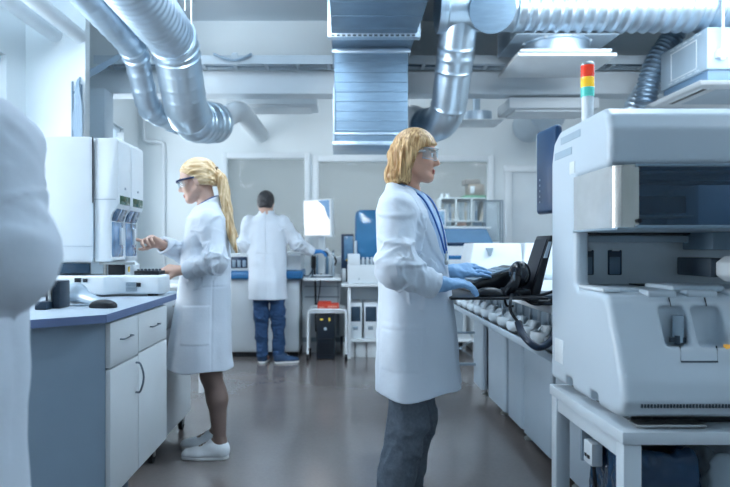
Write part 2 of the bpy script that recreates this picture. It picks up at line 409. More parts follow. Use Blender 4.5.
def wall_window(name, w, y, frame_m):
    r = thing(name, None, None, ((w[0] + w[1]) / 2, y, w[2]), kind='structure')
    b = B(); t = .05
    b.box(w[0] + .015, w[1] - .015, y - .03, y + .05, w[3] - .02, w[3] + t, .004); b.box(w[0] + .015, w[1] - .015, y - .045, y + .05, w[2] - t, w[2] + .02, .004)
    b.box(w[0] - t, w[0] + .015, y - .03, y + .05, w[2] - t, w[3] + t, .004); b.box(w[1] - .015, w[1] + t, y - .03, y + .05, w[2] - t, w[3] + t, .004)
    b.build('window_frame', frame_m, r)
    B().box(w[0] + .012, w[1] - .012, y + .04, y + .048, w[2], w[3]).build('pane', GLASSY, r)
    return r
wall_window('window_3', W3, YB, WHITE); wall_window('window_4', W4, YB, WHITE)
def side_window(name, w, blind_drop):
    r = thing(name, None, None, (XL - .1, (w[0] + w[1]) / 2, w[2]), kind='structure'); b = B(); x0, x1 = XL - .17, XL - .10; t = .05
    b.box(x0, x1, w[0], w[1], w[3] - t, w[3], .004); b.box(x0, x1, w[0], w[1], w[2], w[2] + t, .004)
    n = max(1, round((w[1] - w[0]) / 1.0))
    for i in range(n + 1):
        y = w[0] + (w[1] - w[0] - t) * i / n; b.box(x0, x1, y, y + t, w[2], w[3], .004)
    b.build('window_frame', WHITE, r)
    B().box(XL - .135, XL - .13, w[0] + .03, w[1] - .03, w[2] + .03, w[3] - .03).build('pane', clear('outer_glass', '#cfe0ea', .02, .06), r)
    b = B(); z = w[3] - .03; b.box(XL - .095, XL - .03, w[0] + .02, w[1] - .02, w[3] - .055, w[3] - .005, .004)
    while z > w[3] - blind_drop:
        z -= .032
        b.hexa([(XL - .09, w[0] + .03, z - .008), (XL - .04, w[0] + .03, z + .008), (XL - .04, w[1] - .03, z + .008), (XL - .09, w[1] - .03, z - .008),
                (XL - .09, w[0] + .03, z - .0065), (XL - .04, w[0] + .03, z + .0095), (XL - .04, w[1] - .03, z + .0095), (XL - .09, w[1] - .03, z - .0065)])
    b.build('blind', mat('blind_slats', '#c8d6e0', .5), r)
    B().box(XL - .1, XL + .05, w[0] - .03, w[1] + .03, w[2] - .03, w[2], .005).build('window_sill', WHITE, r)
side_window('window_1', W1, .75); side_window('window_2', W2, .28); side_window('window_5', W0, .6)
# door
d = thing('door_1', None, None, (2.45, YB, 0), kind='structure')
b = B(); dl, dr, dt = lx(511, YB), lx(511, YB) + .92, lz(172.5, YB)
b.box(dl - .085, dl, YB - .05, YB, 0, dt + .01, .006); b.box(dr, dr + .085, YB - .05, YB, 0, dt + .01, .006); b.box(dl - .095, dr + .095, YB - .054, YB + .001, dt, dt + .082, .006)
b.build('door_frame', WHITE, d)
b = B(); b.box(dl, dr, YB - .03, YB - .002, .01, dt, .004); b.build('door_leaf', mat('door_paint', '#d5dfe5', .5, var=.02), d)
b = B(); b.cyl((dl + .07, YB - .03, 1.02), (dl + .07, YB - .08, 1.02), .011); b.cyl((dl + .07, YB - .075, 1.02), (dl + .19, YB - .075, 1.02), .009); b.build('door_handle', STEEL, d)
# raised conduit on the back wall by the corner
b = B(); b.tube([at(144, 108, 7.58), at(144, 136, 7.58), at(145.5, 140.5, 7.58), at(149, 141.5, 7.58), at(158, 141.5, 7.58), at(162, 142.5, 7.58), at(163.5, 146, 7.58), at(163.8, 170, 7.58), (lx(164, 7.58), 7.58, .12)], .019, 10, 5)
tag(b.build('wall_conduit', WHITE), 'white bent conduit running down the back wall left of the windows', 'conduit')

# ================================================================== ceiling pipes, tray, cables
b = B().cyl((-2.27, .5, 2.87), (-2.27, 4.9, 2.87), .062, seg=28)
tag(b.build('ceiling_pipe', WHITE2), 'thick white pipe under the ceiling, nearer the left window', 'pipe', 'white pipes under the ceiling')
b = B().cyl((-2.075, .5, 2.855), (-2.075, 4.9, 2.855), .058, seg=28)
tag(b.build('ceiling_pipe', WHITE2), 'white pipe under the ceiling, between the other pipe and the thin silver duct', 'pipe', 'white pipes under the ceiling')
t = thing('cable_tray', 'long metal cable tray above the white beam across the room', 'cable tray', (.8, 5.8, 2.88))
b = B(); b.box(-2.3, 4.15, 5.74, 5.752, 2.885, 2.965); b.box(-2.3, 4.15, 5.93, 5.942, 2.885, 2.975); b.build('side_rail', PALE, t)
for i in range(22): B().box(-2.2 + i * .295, -2.17 + i * .295, 5.752, 5.93, 2.886, 2.894).build('rung', PALE, t)
for i in range(7): B().box(-2.0 + i * .98, -1.94 + i * .98, 5.728, 5.74, 2.87, 2.985, .003).build('bracket', PALE, t)
for k in range(4):
    y = 5.785 + k * .038; pts = [(-2.15 + i * .63, y, 2.911 + .012 * math.sin(i * 1.7 + k)) for i in range(10)]
    b = B().tube(pts, .013, 8, 4)
    tag(b.build('tray_cable', mat('pale_cable', '#c5d3de', .5) if k % 2 else mat('slate_cable', '#5f7689', .5)), ['grey cable lying along the ceiling cable tray', 'pale cable lying along the ceiling cable tray'][k % 2], 'cable', 'cables on the tray')
for k in range(5):
    o = .011 * k
    pts = [(-1.65, 5.72, 2.975 + o * .6), (-1.9, 5.66, 2.975 + o * .7), (lx(99, 5.4), 5.4, lz(71, 5.4) + o), (lx(88, 5.1), 5.1, lz(77, 5.1) + o), (lx(81, 4.93) + o * .2 - .01 * (k % 2), 4.865, lz(88, 4.9) + o),
           (lx(74.5 + k * 1.6, 4.86), 4.87, lz(106, 4.87)), (lx(73 + k * 2, 4.86), 4.87, lz(125, 4.87)), (lx(75 + k * 1.5, 4.86), 4.87, lz(150, 4.87)), (lx(75 + k * 1.5, 4.86), 4.87, 1.0)]
    b = B().tube(pts, .0095, 8, 6)
    tag(b.build('drop_cable', mat('white_cable', '#8fa5b8', .5)), 'white cable curving from the ceiling tray down the left wall pier', 'cable', 'cables dropping down the pier')
b = B().box(lx(71, 4.88), lx(72.5, 4.88), 4.885, 4.9, .2, lz(81, 4.88), .001); b.box(lx(80, 4.88), lx(81.5, 4.88), 4.885, 4.9, .2, lz(84, 4.88), .001)
for i in range(8): b.box(lx(72.5, 4.88), lx(80, 4.88), 4.888, 4.896, 1.0 + i * .2, 1.02 + i * .2)
tag(b.build('cable_ladder', mat('ladder_slate', '#6f8599', .5)), 'narrow vertical cable ladder on the left wall pier', 'cable ladder')
b = B().tube([(.1 - 1.75 + .02 * i, 5.71, 2.99 - .11 * math.sin(PI * i / 8)) if False else (-1.18 + .05 * i, 5.70 - .01 * math.sin(i), 2.965 - .055 * abs(math.sin(PI * i / 7)) ) for i in range(8)], .012, 8, 5)
tag(b.build('loose_cable', MATS['white_cable']), 'loose white cable looping over the front of the ceiling tray', 'cable')

# ================================================================== ducts
t = thing('spiral_duct', 'thin silver spiral duct bending down beside the thick one, left ceiling', 'duct', (-1.5, 3, 2.7), 'silver round ducts under the ceiling')
b = duct_mesh(B(), [(-1.47, 2.5, 3.39), (-1.47, 2.5, 2.68), (-1.55, 4.64, 2.67), (-1.575, 5.04, 2.30), (-1.47, 5.6, 2.31)], .092, .16, .14, .004, bands=((.70, .02, .012), (.73, .02, .010), (.80, .01, .006), (.86, .02, .01), (.9, .012, .006), (.95, .012, .006)))
b.build('duct_pipe', GALV, t)
b = B().cyl((-1.5, 5.46, 2.308), (-1.45, 5.70, 2.312), .104, seg=32); b.build('coupling', GALVD, t)
b = B().cyl((-1.5, 3.2, 2.76), (-1.5, 3.2, 3.4), .006, seg=8); b.build('hanger_rod', STEEL, t)
t = thing('spiral_duct', 'thick silver spiral duct bending down toward the back wall, left ceiling', 'duct', (-1.25, 3, 2.7), 'silver round ducts under the ceiling')
b = duct_mesh(B(), [(-1.2, .6, 2.72), (-1.245, 4.58, 2.72)], .166, .3, .075, .011, .5); b.build('duct_pipe', GALV, t)
b = duct_mesh(B(), [(-1.245, 4.5, 2.72), (-1.248, 4.64, 2.71), (-1.265, 5.10, 2.22), (-1.13, 5.55, 2.30)], .172, .2, .11, .003, .12, bands=((.03, .03, .012), (.12, .008, .010), (.18, .008, .010), (.62, .006, .005), (.69, .006, .007), (.75, .006, .007), (.81, .006, .007), (.88, .015, .011), (.97, .03, .008)))
b.build('duct_elbow', mat('bright_galvanised', '#c8d8e4', .33, .92, var=.12, scale=4, bump=.03, bscale=8), t)
b = B().cyl((-1.13, 4.46, 2.89), (-1.13, 4.46, 3.4), .006, seg=8); b.cyl((-1.085, 4.46, 2.68), (-1.085, 4.46, 3.4), .006, seg=8)
b.build('hanger_rod', STEEL, t)
b = B().sweep(bent_path([(-1.12, 5.57, 2.30), (-1.0, 6.0, 2.53), (-1.0, 7.6, 2.57)], .3, .05)[0], .1, 32)
tag(b.build('white_duct', WHITE2), 'short white round duct leaving the back wall behind the thick left duct', 'duct')
# right hand duct: straight cross run and a branch coming down
t = thing('spiral_duct', 'silver spiral duct crossing the ceiling at right with branch bending down', 'duct', (2, 5.0, 3.0), 'silver round ducts under the ceiling')
DY, DZ = 5.0, 3.135
b = duct_mesh(B(), [(lx(440, DY), DY, DZ), (lx(522, DY), DY, DZ)], .2, .2, .1, .003, .12, bands=((.03, .025, .016), (.9, .01, .01))); b.build('duct_end', MATS['bright_galvanised'], t)
b = duct_mesh(B(), [(lx(521, DY), DY, DZ), (4.19, DY, DZ)], .195, .3, .09, .017, .5); b.build('duct_pipe', GALV, t)
b = B().lathe((lx(439, DY), DY, DZ), [(.0, -.02), (.18, -.02), (.217, -.012), (.217, .03), (.2, .03)], 40, 'x'); b.build('end_cap', GALV, t)
B().sweep([(1.16, 4.95, 3.08), (1.16, 4.80, 3.03), (1.16, 4.79, 3.028), (1.16, 4.77, 3.02)], [.165, .165, .18, .18], 36).build('side_collar', GALVD, t)
b = duct_mesh(B(), [(.955, 5.02, 3.06), (.945, 5.17, 2.79), (.93, 5.5, 2.29), (.755, 5.80, 2.32)], .154, .24, .13, .003, .12, bands=((.2, .01, .008), (.27, .01, .008), (.36, .008, .008), (.62, .008, .006), (.72, .005, .004), (.78, .005, .004), (.84, .005, .004), (.9, .012, .008), (.97, .02, .008)))
b.build('branch_elbow', MATS['bright_galvanised'], t)
for x in (2.3, 3.85):
    B().cyl((x, 4.79, DZ), (x, 4.79, 3.4), .006, seg=8).build('hanger_rod', STEEL, t)
b = B().sweep(bent_path([(.77, 5.79, 2.32), (.66, 6.3, 2.52), (.66, 7.6, 2.52)], .3, .05)[0], .14, 32)
tag(b.build('white_duct', WHITE2), 'short white round duct behind the wide rectangular duct, beside the branch', 'duct')
b = B().cyl((2.29, 6.9, 2.67), (2.29, 7.6, 2.67), .2, seg=36)
tag(b.build('white_duct', PALE), 'wide pale round duct end on the back wall above the door', 'duct')
# rectangular duct
t = thing('rectangular_duct', 'wide rectangular sheet metal duct running overhead and dropping down in the middle', 'duct', (.25, 3, 2.06))
yf = 5.3; xl_, xr_ = lx(332, yf), lx(412, yf); zb = lz(47, yf)
b = B().box(xl_, xr_, .5, yf + .5, zb, 3.32, .004)
for i in range(16): b.box(xl_ + .01, xr_ - .01, 1.2 + i * .26, 1.212 + i * .26, zb - .004, zb + .01, .002)
b.build('overhead_section', GALVD, t)
b = B().box(xl_ - .03, xr_ + .03, 4.96, 5.0, zb - .03, 3.34, .003); b.box(xl_ - .03, xr_ + .03, 5.005, 5.035, zb - .03, 3.34, .003)
b.build('flange', GALV, t)
b = B()
for i in range(16): b.box(xl_ + .0 + i * .043, xl_ + .026 + i * .043, 4.955, 4.962, zb - .024, zb - .010)
b.build('flange_slots', DGREY, t)
x0, x1, z1_, z0_ = lx(334.5, yf), lx(408, yf), zb, lz(145, yf)
b = B().box(x0, x1, yf, yf + .5, z0_, z1_, .004)
for i in range(8): 
    z = z0_ + .12 + i * .083; b.box(x0 + .004, x1 - .004, yf - .005, yf + .01, z, z + .012, .003)
b.build('down_section', GALVD, t)
b = B().box(x0 - .018, x1 + .018, yf - .018, yf + .518, z0_ - .005, z0_ + .03, .003); b.box(x0 - .01, x1 + .01, yf - .012, yf + .51, z0_ + .085, z0_ + .105, .003); b.box(x0 - .02, x1 + .02, yf - .02, yf + .51, z1_ - .055, z1_ - .02, .003)
b.box(x0 - .012, x0 + .004, yf - .012, yf + .01, z0_, z1_ - .35, .002); b.build('bottom_flange', GALV, t)

# ================================================================== diffusers and ceiling units
def tapered(b, x0, x1, y0, y1, z0, z1, d): return b.hexa([(x0, y0, z0), (x1, y0, z0), (x1, y1, z0), (x0, y1, z0), (x0 - d, y0 - d, z1), (x1 + d, y0 - d, z1), (x1 + d, y1 + d, z1), (x0 - d, y1 + d, z1)], .004)
def canopy(x0, x1, y0, y1, z0, z1, label):
    t = thing('ceiling_diffuser', label, 'air diffuser', ((x0 + x1) / 2, (y0 + y1) / 2, z0), 'flat air diffuser boxes under the beam')
    B().box(x0, x1, y0, y1, z0 + .02, z1, .008).build('housing', WHITE2, t)
    B().box(x0 + .07, x1 - .07, y0 + .06, y1 - .04, z0, z0 + .022, .004).build('outlet_panel', WHITE, t)
    b = B()
    for x in (x0 + .1, x1 - .1): b.cyl((x, y1 - .1, z1 - .01), (x, y1 - .1, ZC), .008, seg=8)
    b.build('hanger_rod', STEEL, t)
canopy(-1.235, -.266, 6.6, 7.05, 2.69, 2.81, 'flat white diffuser box hanging left of the rectangular duct')
canopy(1.62, 2.49, 6.0, 6.46, 2.515, 2.64, 'flat white diffuser box hanging behind the signal tower')
t = thing('ceiling_diffuser', 'square white diffuser plate on a round collar below the cross duct', 'air diffuser', (1.82, 5.3, 2.73))
B().box(1.42, 2.22, 5.0, 5.65, 2.732, 2.758, .005).build('face_plate', WHITE, t)
B().box(1.45, 2.19, 5.03, 5.62, 2.776, 2.80, .004).build('back_plate', WHITE2, t)
B().lathe((1.83, 5.33, 2.80), [(.0, 0), (.29, 0), (.29, .012), (.275, .02), (.275, .10), (.29, .108), (.29, .122), (0, .122)], 40).build('collar', GALV, t)
for k in range(8):
    a = k * PI / 4 + .2; B().box(1.83 + .285 * math.cos(a) - .015, 1.83 + .285 * math.cos(a) + .015, 5.33 + .285 * math.sin(a) - .015, 5.33 + .285 * math.sin(a) + .015, 2.905, 2.925, .003).build('clip', PALE, t)
for (x, y) in ((1.5, 5.08), (2.14, 5.08), (1.5, 5.57), (2.14, 5.57)): B().cyl((x, y, 2.75), (x, y, 2.785), .012, seg=10).build('spacer', PALE, t)
b = B().box(1.42, 2.26, 5.22, 5.66, 2.925, 3.22, .006); b.box(1.42, 2.26, 5.05, 5.66, 2.922, 2.934, .002); b.build('plenum_box', mat('slate_sheet', '#a9bccb', .45, .3, var=.05), t)
B().cyl((1.83, 5.45, 3.2), (1.83, 5.45, 3.4), .1, seg=24).build('neck', GALV, t)
t = thing('ceiling_diffuser', 'small round ring diffuser far back under the beam near the branch duct', 'air diffuser', (1.5, 6.6, 2.5))
B().box(1.2, 1.66, 6.35, 6.75, 2.49, 2.505, .003).build('face_plate', WHITE, t)
B().lathe((1.42, 6.55, 2.505), [(0, 0), (.16, 0), (.16, .1), (0, .1)], 32).build('collar', GALV, t)
B().cyl((1.42, 6.55, 2.6), (1.42, 6.55, 3.4), .04, seg=16).build('neck', GALV, t)
# ceiling cassette, upper right
t = thing('air_conditioner', 'ceiling cassette air conditioner with white grille at upper right', 'air conditioner', (3.2, 5.2, 2.45))
px0, px1, py0, py1, pz = 2.765, 3.65, 4.79, 5.62, 2.45
b = B(); b.hexa([(px0 + .03, py0 + .03, pz), (px1 - .03, py0 + .03, pz), (px1 - .03, py1 - .03, pz), (px0 + .03, py1 - .03, pz), (px0, py0, pz + .03), (px1, py0, pz + .03), (px1, py1, pz + .03), (px0, py1, pz + .03)], .004); b.build('face_panel', WHITE, t)
b = B().box(px0 + .095, px0 + .15, py0 + .16, py1 - .16, pz - .003, pz + .01, .002); b.build('air_slot', BLACK, t)
b = B().box(px0 + .085, px0 + .1, py0 + .14, py1 - .14, pz - .008, pz + .004, .002); b.box(px0 + .15, px0 + .165, py0 + .14, py1 - .14, pz - .006, pz + .004, .002); b.build('air_vane', WHITE2, t)
b = B()
for i in range(14): b.box(px0 + .22, px1 - .2, py0 + .17 + i * .037, py0 + .183 + i * .037, pz - .006, pz + .004, .002)
b.build('intake_grille', PALE, t)
b = B().box(px0 + .1, px1 - .1, py0 + .07, py1 - .09, pz + .025, pz + .13, .01); b.build('drain_pan', mat('slate_blue_plastic', '#64809a', .5), t)
b = B().box(px0 + .085, px1 - .085, py0 + .05, py1 - .07, pz + .13, pz + .46, .012); b.build('casing', mat('casing_grey', '#a8bccb', .5, .2), t)
b = B(); xs = px0 + .085
for (y0_, y1_, za, zc) in ((4.98, 5.02, .17, .4), (5.36, 5.4, .17, .4)): b.box(xs - .004, xs + .003, y0_, y1_ - .03, pz + za, pz + zc, .001)
for z in (.17, .4): b.box(xs - .004, xs + .003, 4.98, 5.38, pz + z, pz + z + .009, .001)
for i in range(5): b.box(xs - .004, xs + .003, 4.92 + i * .1, 4.98 + i * .1, pz + .43, pz + .437, .001); b.box(xs - .004, xs + .003, 4.95 + i * .1, 5.01 + i * .1, pz + .15, pz + .156, .001)
b.build('casing_ribs', WHITE2, t)
for x in (2.95, 3.5):
    b = B(); b.cyl((x, 4.8, 2.7), (x, 4.8, 3.4), .011, seg=10); b.box(x - .04, x + .04, 4.79, 4.85, 2.66, 2.72, .005); b.cyl((x, 4.8, 2.64), (x, 4.8, 2.75), .017, seg=6)
    b.build('hanger_rod', WHITE2, t)
b = duct_mesh(B(), [(3.1, 5.6, 3.32), (3.0, 5.64, 3.08), (2.86, 5.64, 2.9), (2.79, 5.64, 2.7), (2.77, 5.66, 2.5)], .088, .3, .04, .012, .6)
tag(b.build('flexible_hose', mat('dark_foil', '#7d93a6', .35, .7, var=.1)), 'dark corrugated flexible hose behind the ceiling air conditioner', 'hose')
b = duct_mesh(B(), [(2.84, 5.83, 2.66), (2.79, 5.83, 2.58), (2.74, 5.83, 2.5), (2.72, 5.83, 2.4)], .085, .3, .04, .008, .6)
tag(b.build('flexible_hose', GALV), 'light foil flexible hose beside the air conditioner grille', 'hose')

# ================================================================== lamps (added fill lights, none of them in view) and daylight
LUM = mat('lamp_diffuser', '#ffffff', .4, emit='#f0f6ff', estr=1.5)
LAMPS = []
def area(name, loc, rot, sx, sy, power, col):
    ld = bpy.data.lights.new(name, 'AREA'); ld.shape = 'RECTANGLE'; ld.size = sx; ld.size_y = sy; ld.energy = power; ld.color = col
    lo = bpy.data.objects.new(name, ld); COL.objects.link(lo); lo.location = loc; lo.rotation_euler = rot
LCOL = (.88, .95, 1); UCOL = (.70, .86, 1)
def added_lamp(x, y, power, along_y=True, z=None, up=0, tilt=0):
    """unseen lamp added for fill light, shaped as a slim ceiling fitting; pendants (up > 0) also throw light onto the ceiling"""
    z = z or ZC - .02
    w, l = (.3, 1.3) if along_y else (1.3, .3)
    t = thing('added_light', 'slim white lamp added out of view for fill light', 'ceiling light', (x, y, z), 'added fill lamps')
    B().box(x - w / 2, x + w / 2, y - l / 2, y + l / 2, z - .06, z, .006).build('housing', WHITE, t)
    B().box(x - w / 2 + .02, x + w / 2 - .02, y - l / 2 + .02, y + l / 2 - .02, z - .066, z - .058, .002).build('diffuser', LUM, t)
    area('added_lamp_light', (x, y, z - .07 - .1 * (tilt > 0)), (tilt, 0, 0), w - .04, l - .04, power, LCOL)
    if up:
        area('added_lamp_uplight', (x, y, z + .01), (PI, 0, 0), w - .04, l - .04, up, UCOL)
        for s in (-1, 1): B().cyl((x, y + s * l * .35, z - .01), (x, y + s * l * .35, ZC), .004, seg=6).build('suspension_wire', STEEL, t)
def daylight(w, power, col=(.90, .96, 1.0)):
    ld = bpy.data.lights.new('window_daylight', 'AREA'); ld.shape = 'RECTANGLE'; ld.size = w[3] - w[2] - .1; ld.size_y = (w[1] - w[0] - .1) * (.7 if w is W1 else 1); ld.energy = power; ld.color = col
    lo = bpy.data.objects.new('window_daylight', ld); COL.objects.link(lo); lo.location = (XL - .25, (w[0] + w[1]) / 2 - (.35 if w is W1 else 0), (w[2] + w[3]) / 2); lo.rotation_euler = (0, -PI / 2, 0)
# ================================================================== left bench
TOPM = mat('worktop_laminate', '#a9b7c4', .45, var=.04, scale=30)
EDGE = mat('worktop_edge', '#62749a', .45, var=.03)
CAB = mat('cabinet_front', '#d4dadd', .5, var=.02)
HANDLE = mat('handle_steel', '#75808a', .3, .9)
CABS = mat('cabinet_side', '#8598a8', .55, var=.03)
t = thing('worktop', 'grey worktop with blue-violet edge on the left cabinets', 'worktop', (-1.6, 2.7, .928))
poly = [(-.82, 2.15), (-.835, 3.12), (-2.48, 3.12), (-2.48, 1.98), (-1.02, 1.98)]
B().prism(poly, 'z', .928, .955, .003).build('top_board', TOPM, t)
b = B(); pts = [(-2.48, 1.98), (-1.02, 1.98), (-.82, 2.15), (-.835, 3.12)]
for i in range(3):
    p, q = Vector(pts[i]), Vector(pts[i + 1]); n = Vector((q - p).yx); n = Vector((n.x, -n.y)).normalized() * .003
    b.prism([p, q, q + n, p + n], 'z', .9275, .9555)
b.build('edge_band', EDGE, t)
t = thing('base_cabinet', 'white cabinet with two drawers and doors under the left worktop', 'cabinet', (-1.6, 2.5, .28))
poly = [(-.85, 2.225), (-.85, 2.945), (-2.4, 2.945), (-2.4, 2.035), (-1.03, 2.035)]
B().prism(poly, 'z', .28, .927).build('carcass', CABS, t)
def front(b, y0, y1, z0, z1, x=-.85): return b.box(x, x + .019, y0, y1, z0, z1, .0025)
for (y0, y1, zs) in ((2.226, 2.528, .75), (2.534, 2.94, .757)):
    dr = front(B(), y0, y1, zs + .004, .915).build('drawer', CAB, t)
    yc = (y0 + y1) / 2; zh = .905 - .06
    b = B().tube([(-.831, yc - .055, zh), (-.815, yc - .05, zh), (-.812, yc, zh + .002), (-.815, yc + .05, zh), (-.831, yc + .055, zh)], .003, 8, 6); b.build('drawer_handle', HANDLE, dr)
    do = front(B(), y0, y1, .283, zs - .002).build('door', CAB, t)
    if y0 < 2.4:
        yh = y1 - .03
        b = B().tube([(-.831, yh, .725), (-.812, yh, .718), (-.80, yh + .004, .665), (-.812, yh, .61), (-.831, yh, .605)], .0042, 8, 6); b.build('door_handle', HANDLE, do)
for (x, y) in ((-1.015, 2.88), (-1.015, 2.4), (-2.2, 2.88), (-2.2, 2.3)):
    b = B().cyl((x, y, 0.012), (x, y, .28), .022, seg=16); b.lathe((x, y, 0), [(0, 0), (.034, 0), (.034, .01), (.024, .018), (0, .018)], 16); b.build('leg', mat('leg_steel', '#6f8294', .35, .8), t)
b = B().box(-2.35, -1.08, 2.36, 2.42, .2, .28, .004); b.box(-2.35, -1.08, 2.84, 2.9, .2, .28, .004); b.build('plinth_rail', DGREY, t)
def caster(parent, x, y, r=.035, bracket=.03):
    b = B().cyl((x - .012, y, r), (x + .012, y, r), r, seg=18); c = b.build('caster', RUBBER, parent)
    B().box(x - .02, x + .02, y - .012, y + .012, r, r * 2 + bracket, .004).build('fork', STEEL, c)
t = thing('mobile_cabinet', 'tall white drawer cabinet on casters behind the blonde woman in skirt-length coat', 'cabinet', (-1.3, 3.75, 0))
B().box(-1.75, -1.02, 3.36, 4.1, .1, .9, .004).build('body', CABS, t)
for (z0, z1) in ((.72, .88), (.54, .715), (.11, .535)):
    dr = B().box(-1.02, -1.0, 3.363, 4.097, z0, z1, .003).build('drawer', CAB, t)
    B().tube([(-1.0, 3.66, z1 - .04), (-.98, 3.67, z1 - .04), (-.975, 3.73, z1 - .04), (-.98, 3.79, z1 - .04), (-1.0, 3.8, z1 - .04)], .0045, 8, 5).build('drawer_handle', STEEL, dr)
for (x, y) in ((-1.05, 3.42), (-1.05, 4.05), (-1.7, 3.42), (-1.7, 4.05)): caster(t, x, y)
t = thing('side_table', 'white table with slim legs behind the mobile cabinet', 'table', (-1.7, 5, 0))
B().box(-2.45, -1.12, 5.02, 5.68, .86, .89, .004).build('table_top', WHITE, t)
for (x, y) in ((-1.15, 5.07), (-1.15, 5.63), (-2.4, 5.07), (-2.4, 5.63)): B().box(x - .02, x + .02, y - .02, y + .02, 0, .86, .003).build('leg', WHITE, t)

# large analyser on the left bench
t = thing('laboratory_analyzer', 'large white analyzer with two green-screened modules on the left bench', 'analyzer', (-1.6, 3.2, .955))
b = B().prism([(-.845, 2.985), (-.87, 2.955), (-1.06, 2.95), (-1.11, 2.9), (-2.3, 2.9), (-2.3, 3.10), (-.86, 3.10)], 'z', .965, 1.055, .012, 3); base = b.build('base_unit', WHITE2, t)
b = B()
for k in range(2):
    for i in range(5): b.box(lx(126, 2.95), lx(137, 2.95), 2.947, 2.953, 1.003 - k * .024 + i * .0042, 1.005 - k * .024 + i * .0042)
b.build('vent_grille', GREY, base)
B().box(-.978, -.958, 2.945, 2.956, 1.0, 1.02, .002).build('power_socket', BLACK, base)
b = B().box(-1.21, -1.19, 2.894, 2.904, 1.025, 1.042, .002); b.box(-1.25, -1.22, 2.894, 2.904, 1.025, 1.045, .002); b.build('label_plate', BLACK, base)
b = B()
for (x, y) in ((-.92, 3.02), (-1.2, 2.98), (-2.2, 2.98), (-2.2, 3.06)): b.cyl((x, y, .955), (x, y, .968), .025, seg=14)
b.build('feet', RUBBER, base)
b = B().prism([(-2.3, 1.115), (-1.19, 1.115), (-1.185, 1.135), (-1.185, 1.70), (-1.2, 1.716), (-2.3, 1.716)], 'y', 2.95, 3.325, .006, 2); b.build('body', WHITE2, t)
b = B().box(-2.25, -1.25, 2.96, 3.09, 1.05, 1.12, .004); b.build('support_column', DGREY, t)
B().box(-1.35, -1.195, 2.93, 2.951, 1.065, 1.112, .004).build('tank_front', mat('smoky_plastic', '#22384a', .15), t)
# two front modules (profile in XZ, facing the aisle)
def sidep(x): return [(-1.178, 1.12), (x - .035, 1.12), (x - .03, 1.128), (x - .037, 1.15), (x - .037, 1.325), (x - .03, 1.35), (x - .008, 1.378), (x + .0, 1.398), (x, 1.695), (x - .008, 1.71), (-1.178, 1.71)]
for i, (y0, y1, xf) in enumerate(((2.955, 3.13, -1.065), (3.14, 3.325, -1.065))):
    m = B().prism(sidep(xf), 'y', y0, y1, .004, 2).build('module', WHITE2, t)
    B().hexa([(xf - .012, y0 + .018, 1.385), (xf + .002, y0 + .018, 1.398), (xf + .002, y1 - .018, 1.398), (xf - .012, y1 - .018, 1.385), (xf - .012, y0 + .018, 1.435), (xf + .003, y0 + .018, 1.438), (xf + .003, y1 - .018, 1.438), (xf - .012, y1 - .018, 1.435)], .002).build('display', mat('green_lcd', '#14382e', .12, emit='#1f6b52', estr=.15), m)
    B().hexa([(xf - .05, y0 + .012, 1.30), (xf - .034, y0 + .012, 1.318), (xf - .034, y1 - .012, 1.318), (xf - .05, y1 - .012, 1.30), (xf - .03, y0 + .012, 1.372), (xf - .007, y0 + .012, 1.384), (xf - .007, y1 - .012, 1.384), (xf - .03, y1 - .012, 1.372)], .002).build('visor', mat('visor_plastic', '#345472', .1, coat=.5), m)
    B().box(xf - .045, xf - .034, y0 + .014, y1 - .014, 1.14, 1.312, .003).build('window', mat('chamber_window', '#5d7fa2', .08, coat=.6, var=.5, scale=14), m)
    b = B().box(xf - .036, xf - .02, (y0 + y1) / 2 + .02, (y0 + y1) / 2 + .035, 1.2, 1.285, .003); b.build('door_handle', WHITE, m)
    b = B().cyl((xf + .0, (y0 + y1) / 2, 1.475), (xf + .004, (y0 + y1) / 2, 1.475), .006, seg=12); b.build('lock', GREY, m)
B().box(lx(92.4, 2.95), lx(93.4, 2.95), 2.946, 2.952, 1.40, 1.712).build('seam', BLACK, t)
b = B().box(lx(93.4, 2.95), lx(94, 2.95), 2.946, 2.952, 1.13, 1.4); b.box(lx(93, 2.95), lx(116, 2.95), 2.946, 2.952, lz(199.5, 2.95), lz(199, 2.95)); b.box(lx(62, 2.95), lx(93, 2.95), 2.946, 2.952, lz(246.3, 2.95), lz(246, 2.95)); b.build('seam', GREY, t)
for k in range(2): B().box(-1.13, -1.09, 3.0 + .17 * k, 3.08 + .17 * k, 1.716, 1.719, .001).build('label_plate', WHITE, t)
# small things on the base unit
t = thing('sample_rack', 'black sample rack at the right end of the left analyzer base', 'rack', (-.95, 3.03, 1.055))
b = B().box(-1.0, -.88, 2.98, 3.085, 1.055, 1.075, .003); b.build('rack_body', BLACK, t)
for i in range(6):
    for j in range(2): 
        B().cyl((-.985 + i * .018, 3.0 + j * .05, 1.07), (-.985 + i * .018, 3.0 + j * .05, 1.083), .006, seg=10).build('tube_cap', DGREY, t)
t = thing('reagent_bottle', 'white plastic bottle with yellow mark behind the black sample rack', 'bottle', (-1.04, 3.04, 1.055))
B().lathe((-1.04, 3.045, 1.055), [(0, 0), (.042, 0), (.044, .01), (.044, .05), (.022, .066), (.02, .075), (0, .075)], 24).build('bottle', WHITE, t)
B().lathe((-1.04, 3.045, 1.128), [(0, 0), (.023, 0), (.023, .016), (0, .016)], 20).build('cap', WHITE2, t)
B().box(-1.035, -1.027, 2.999, 3.003, 1.07, 1.10).build('label_mark', mat('yellow_mark', '#d8b33c', .5), t)
t = thing('pipetting_arm', 'black and silver sampling mechanism below the left analyzer modules', 'mechanism', (-1.08, 3.1, 1.055))
b = B().box(-1.13, -1.05, 2.99, 3.16, 1.055, 1.115, .006); b.build('motor_block', BLACK, t)
b = B()
for k, x in enumerate((-1.145, -1.12, -1.03)): b.cyl((x, 3.0 + k * .02, 1.055), (x, 3.0 + k * .02, 1.118), .009, seg=12)
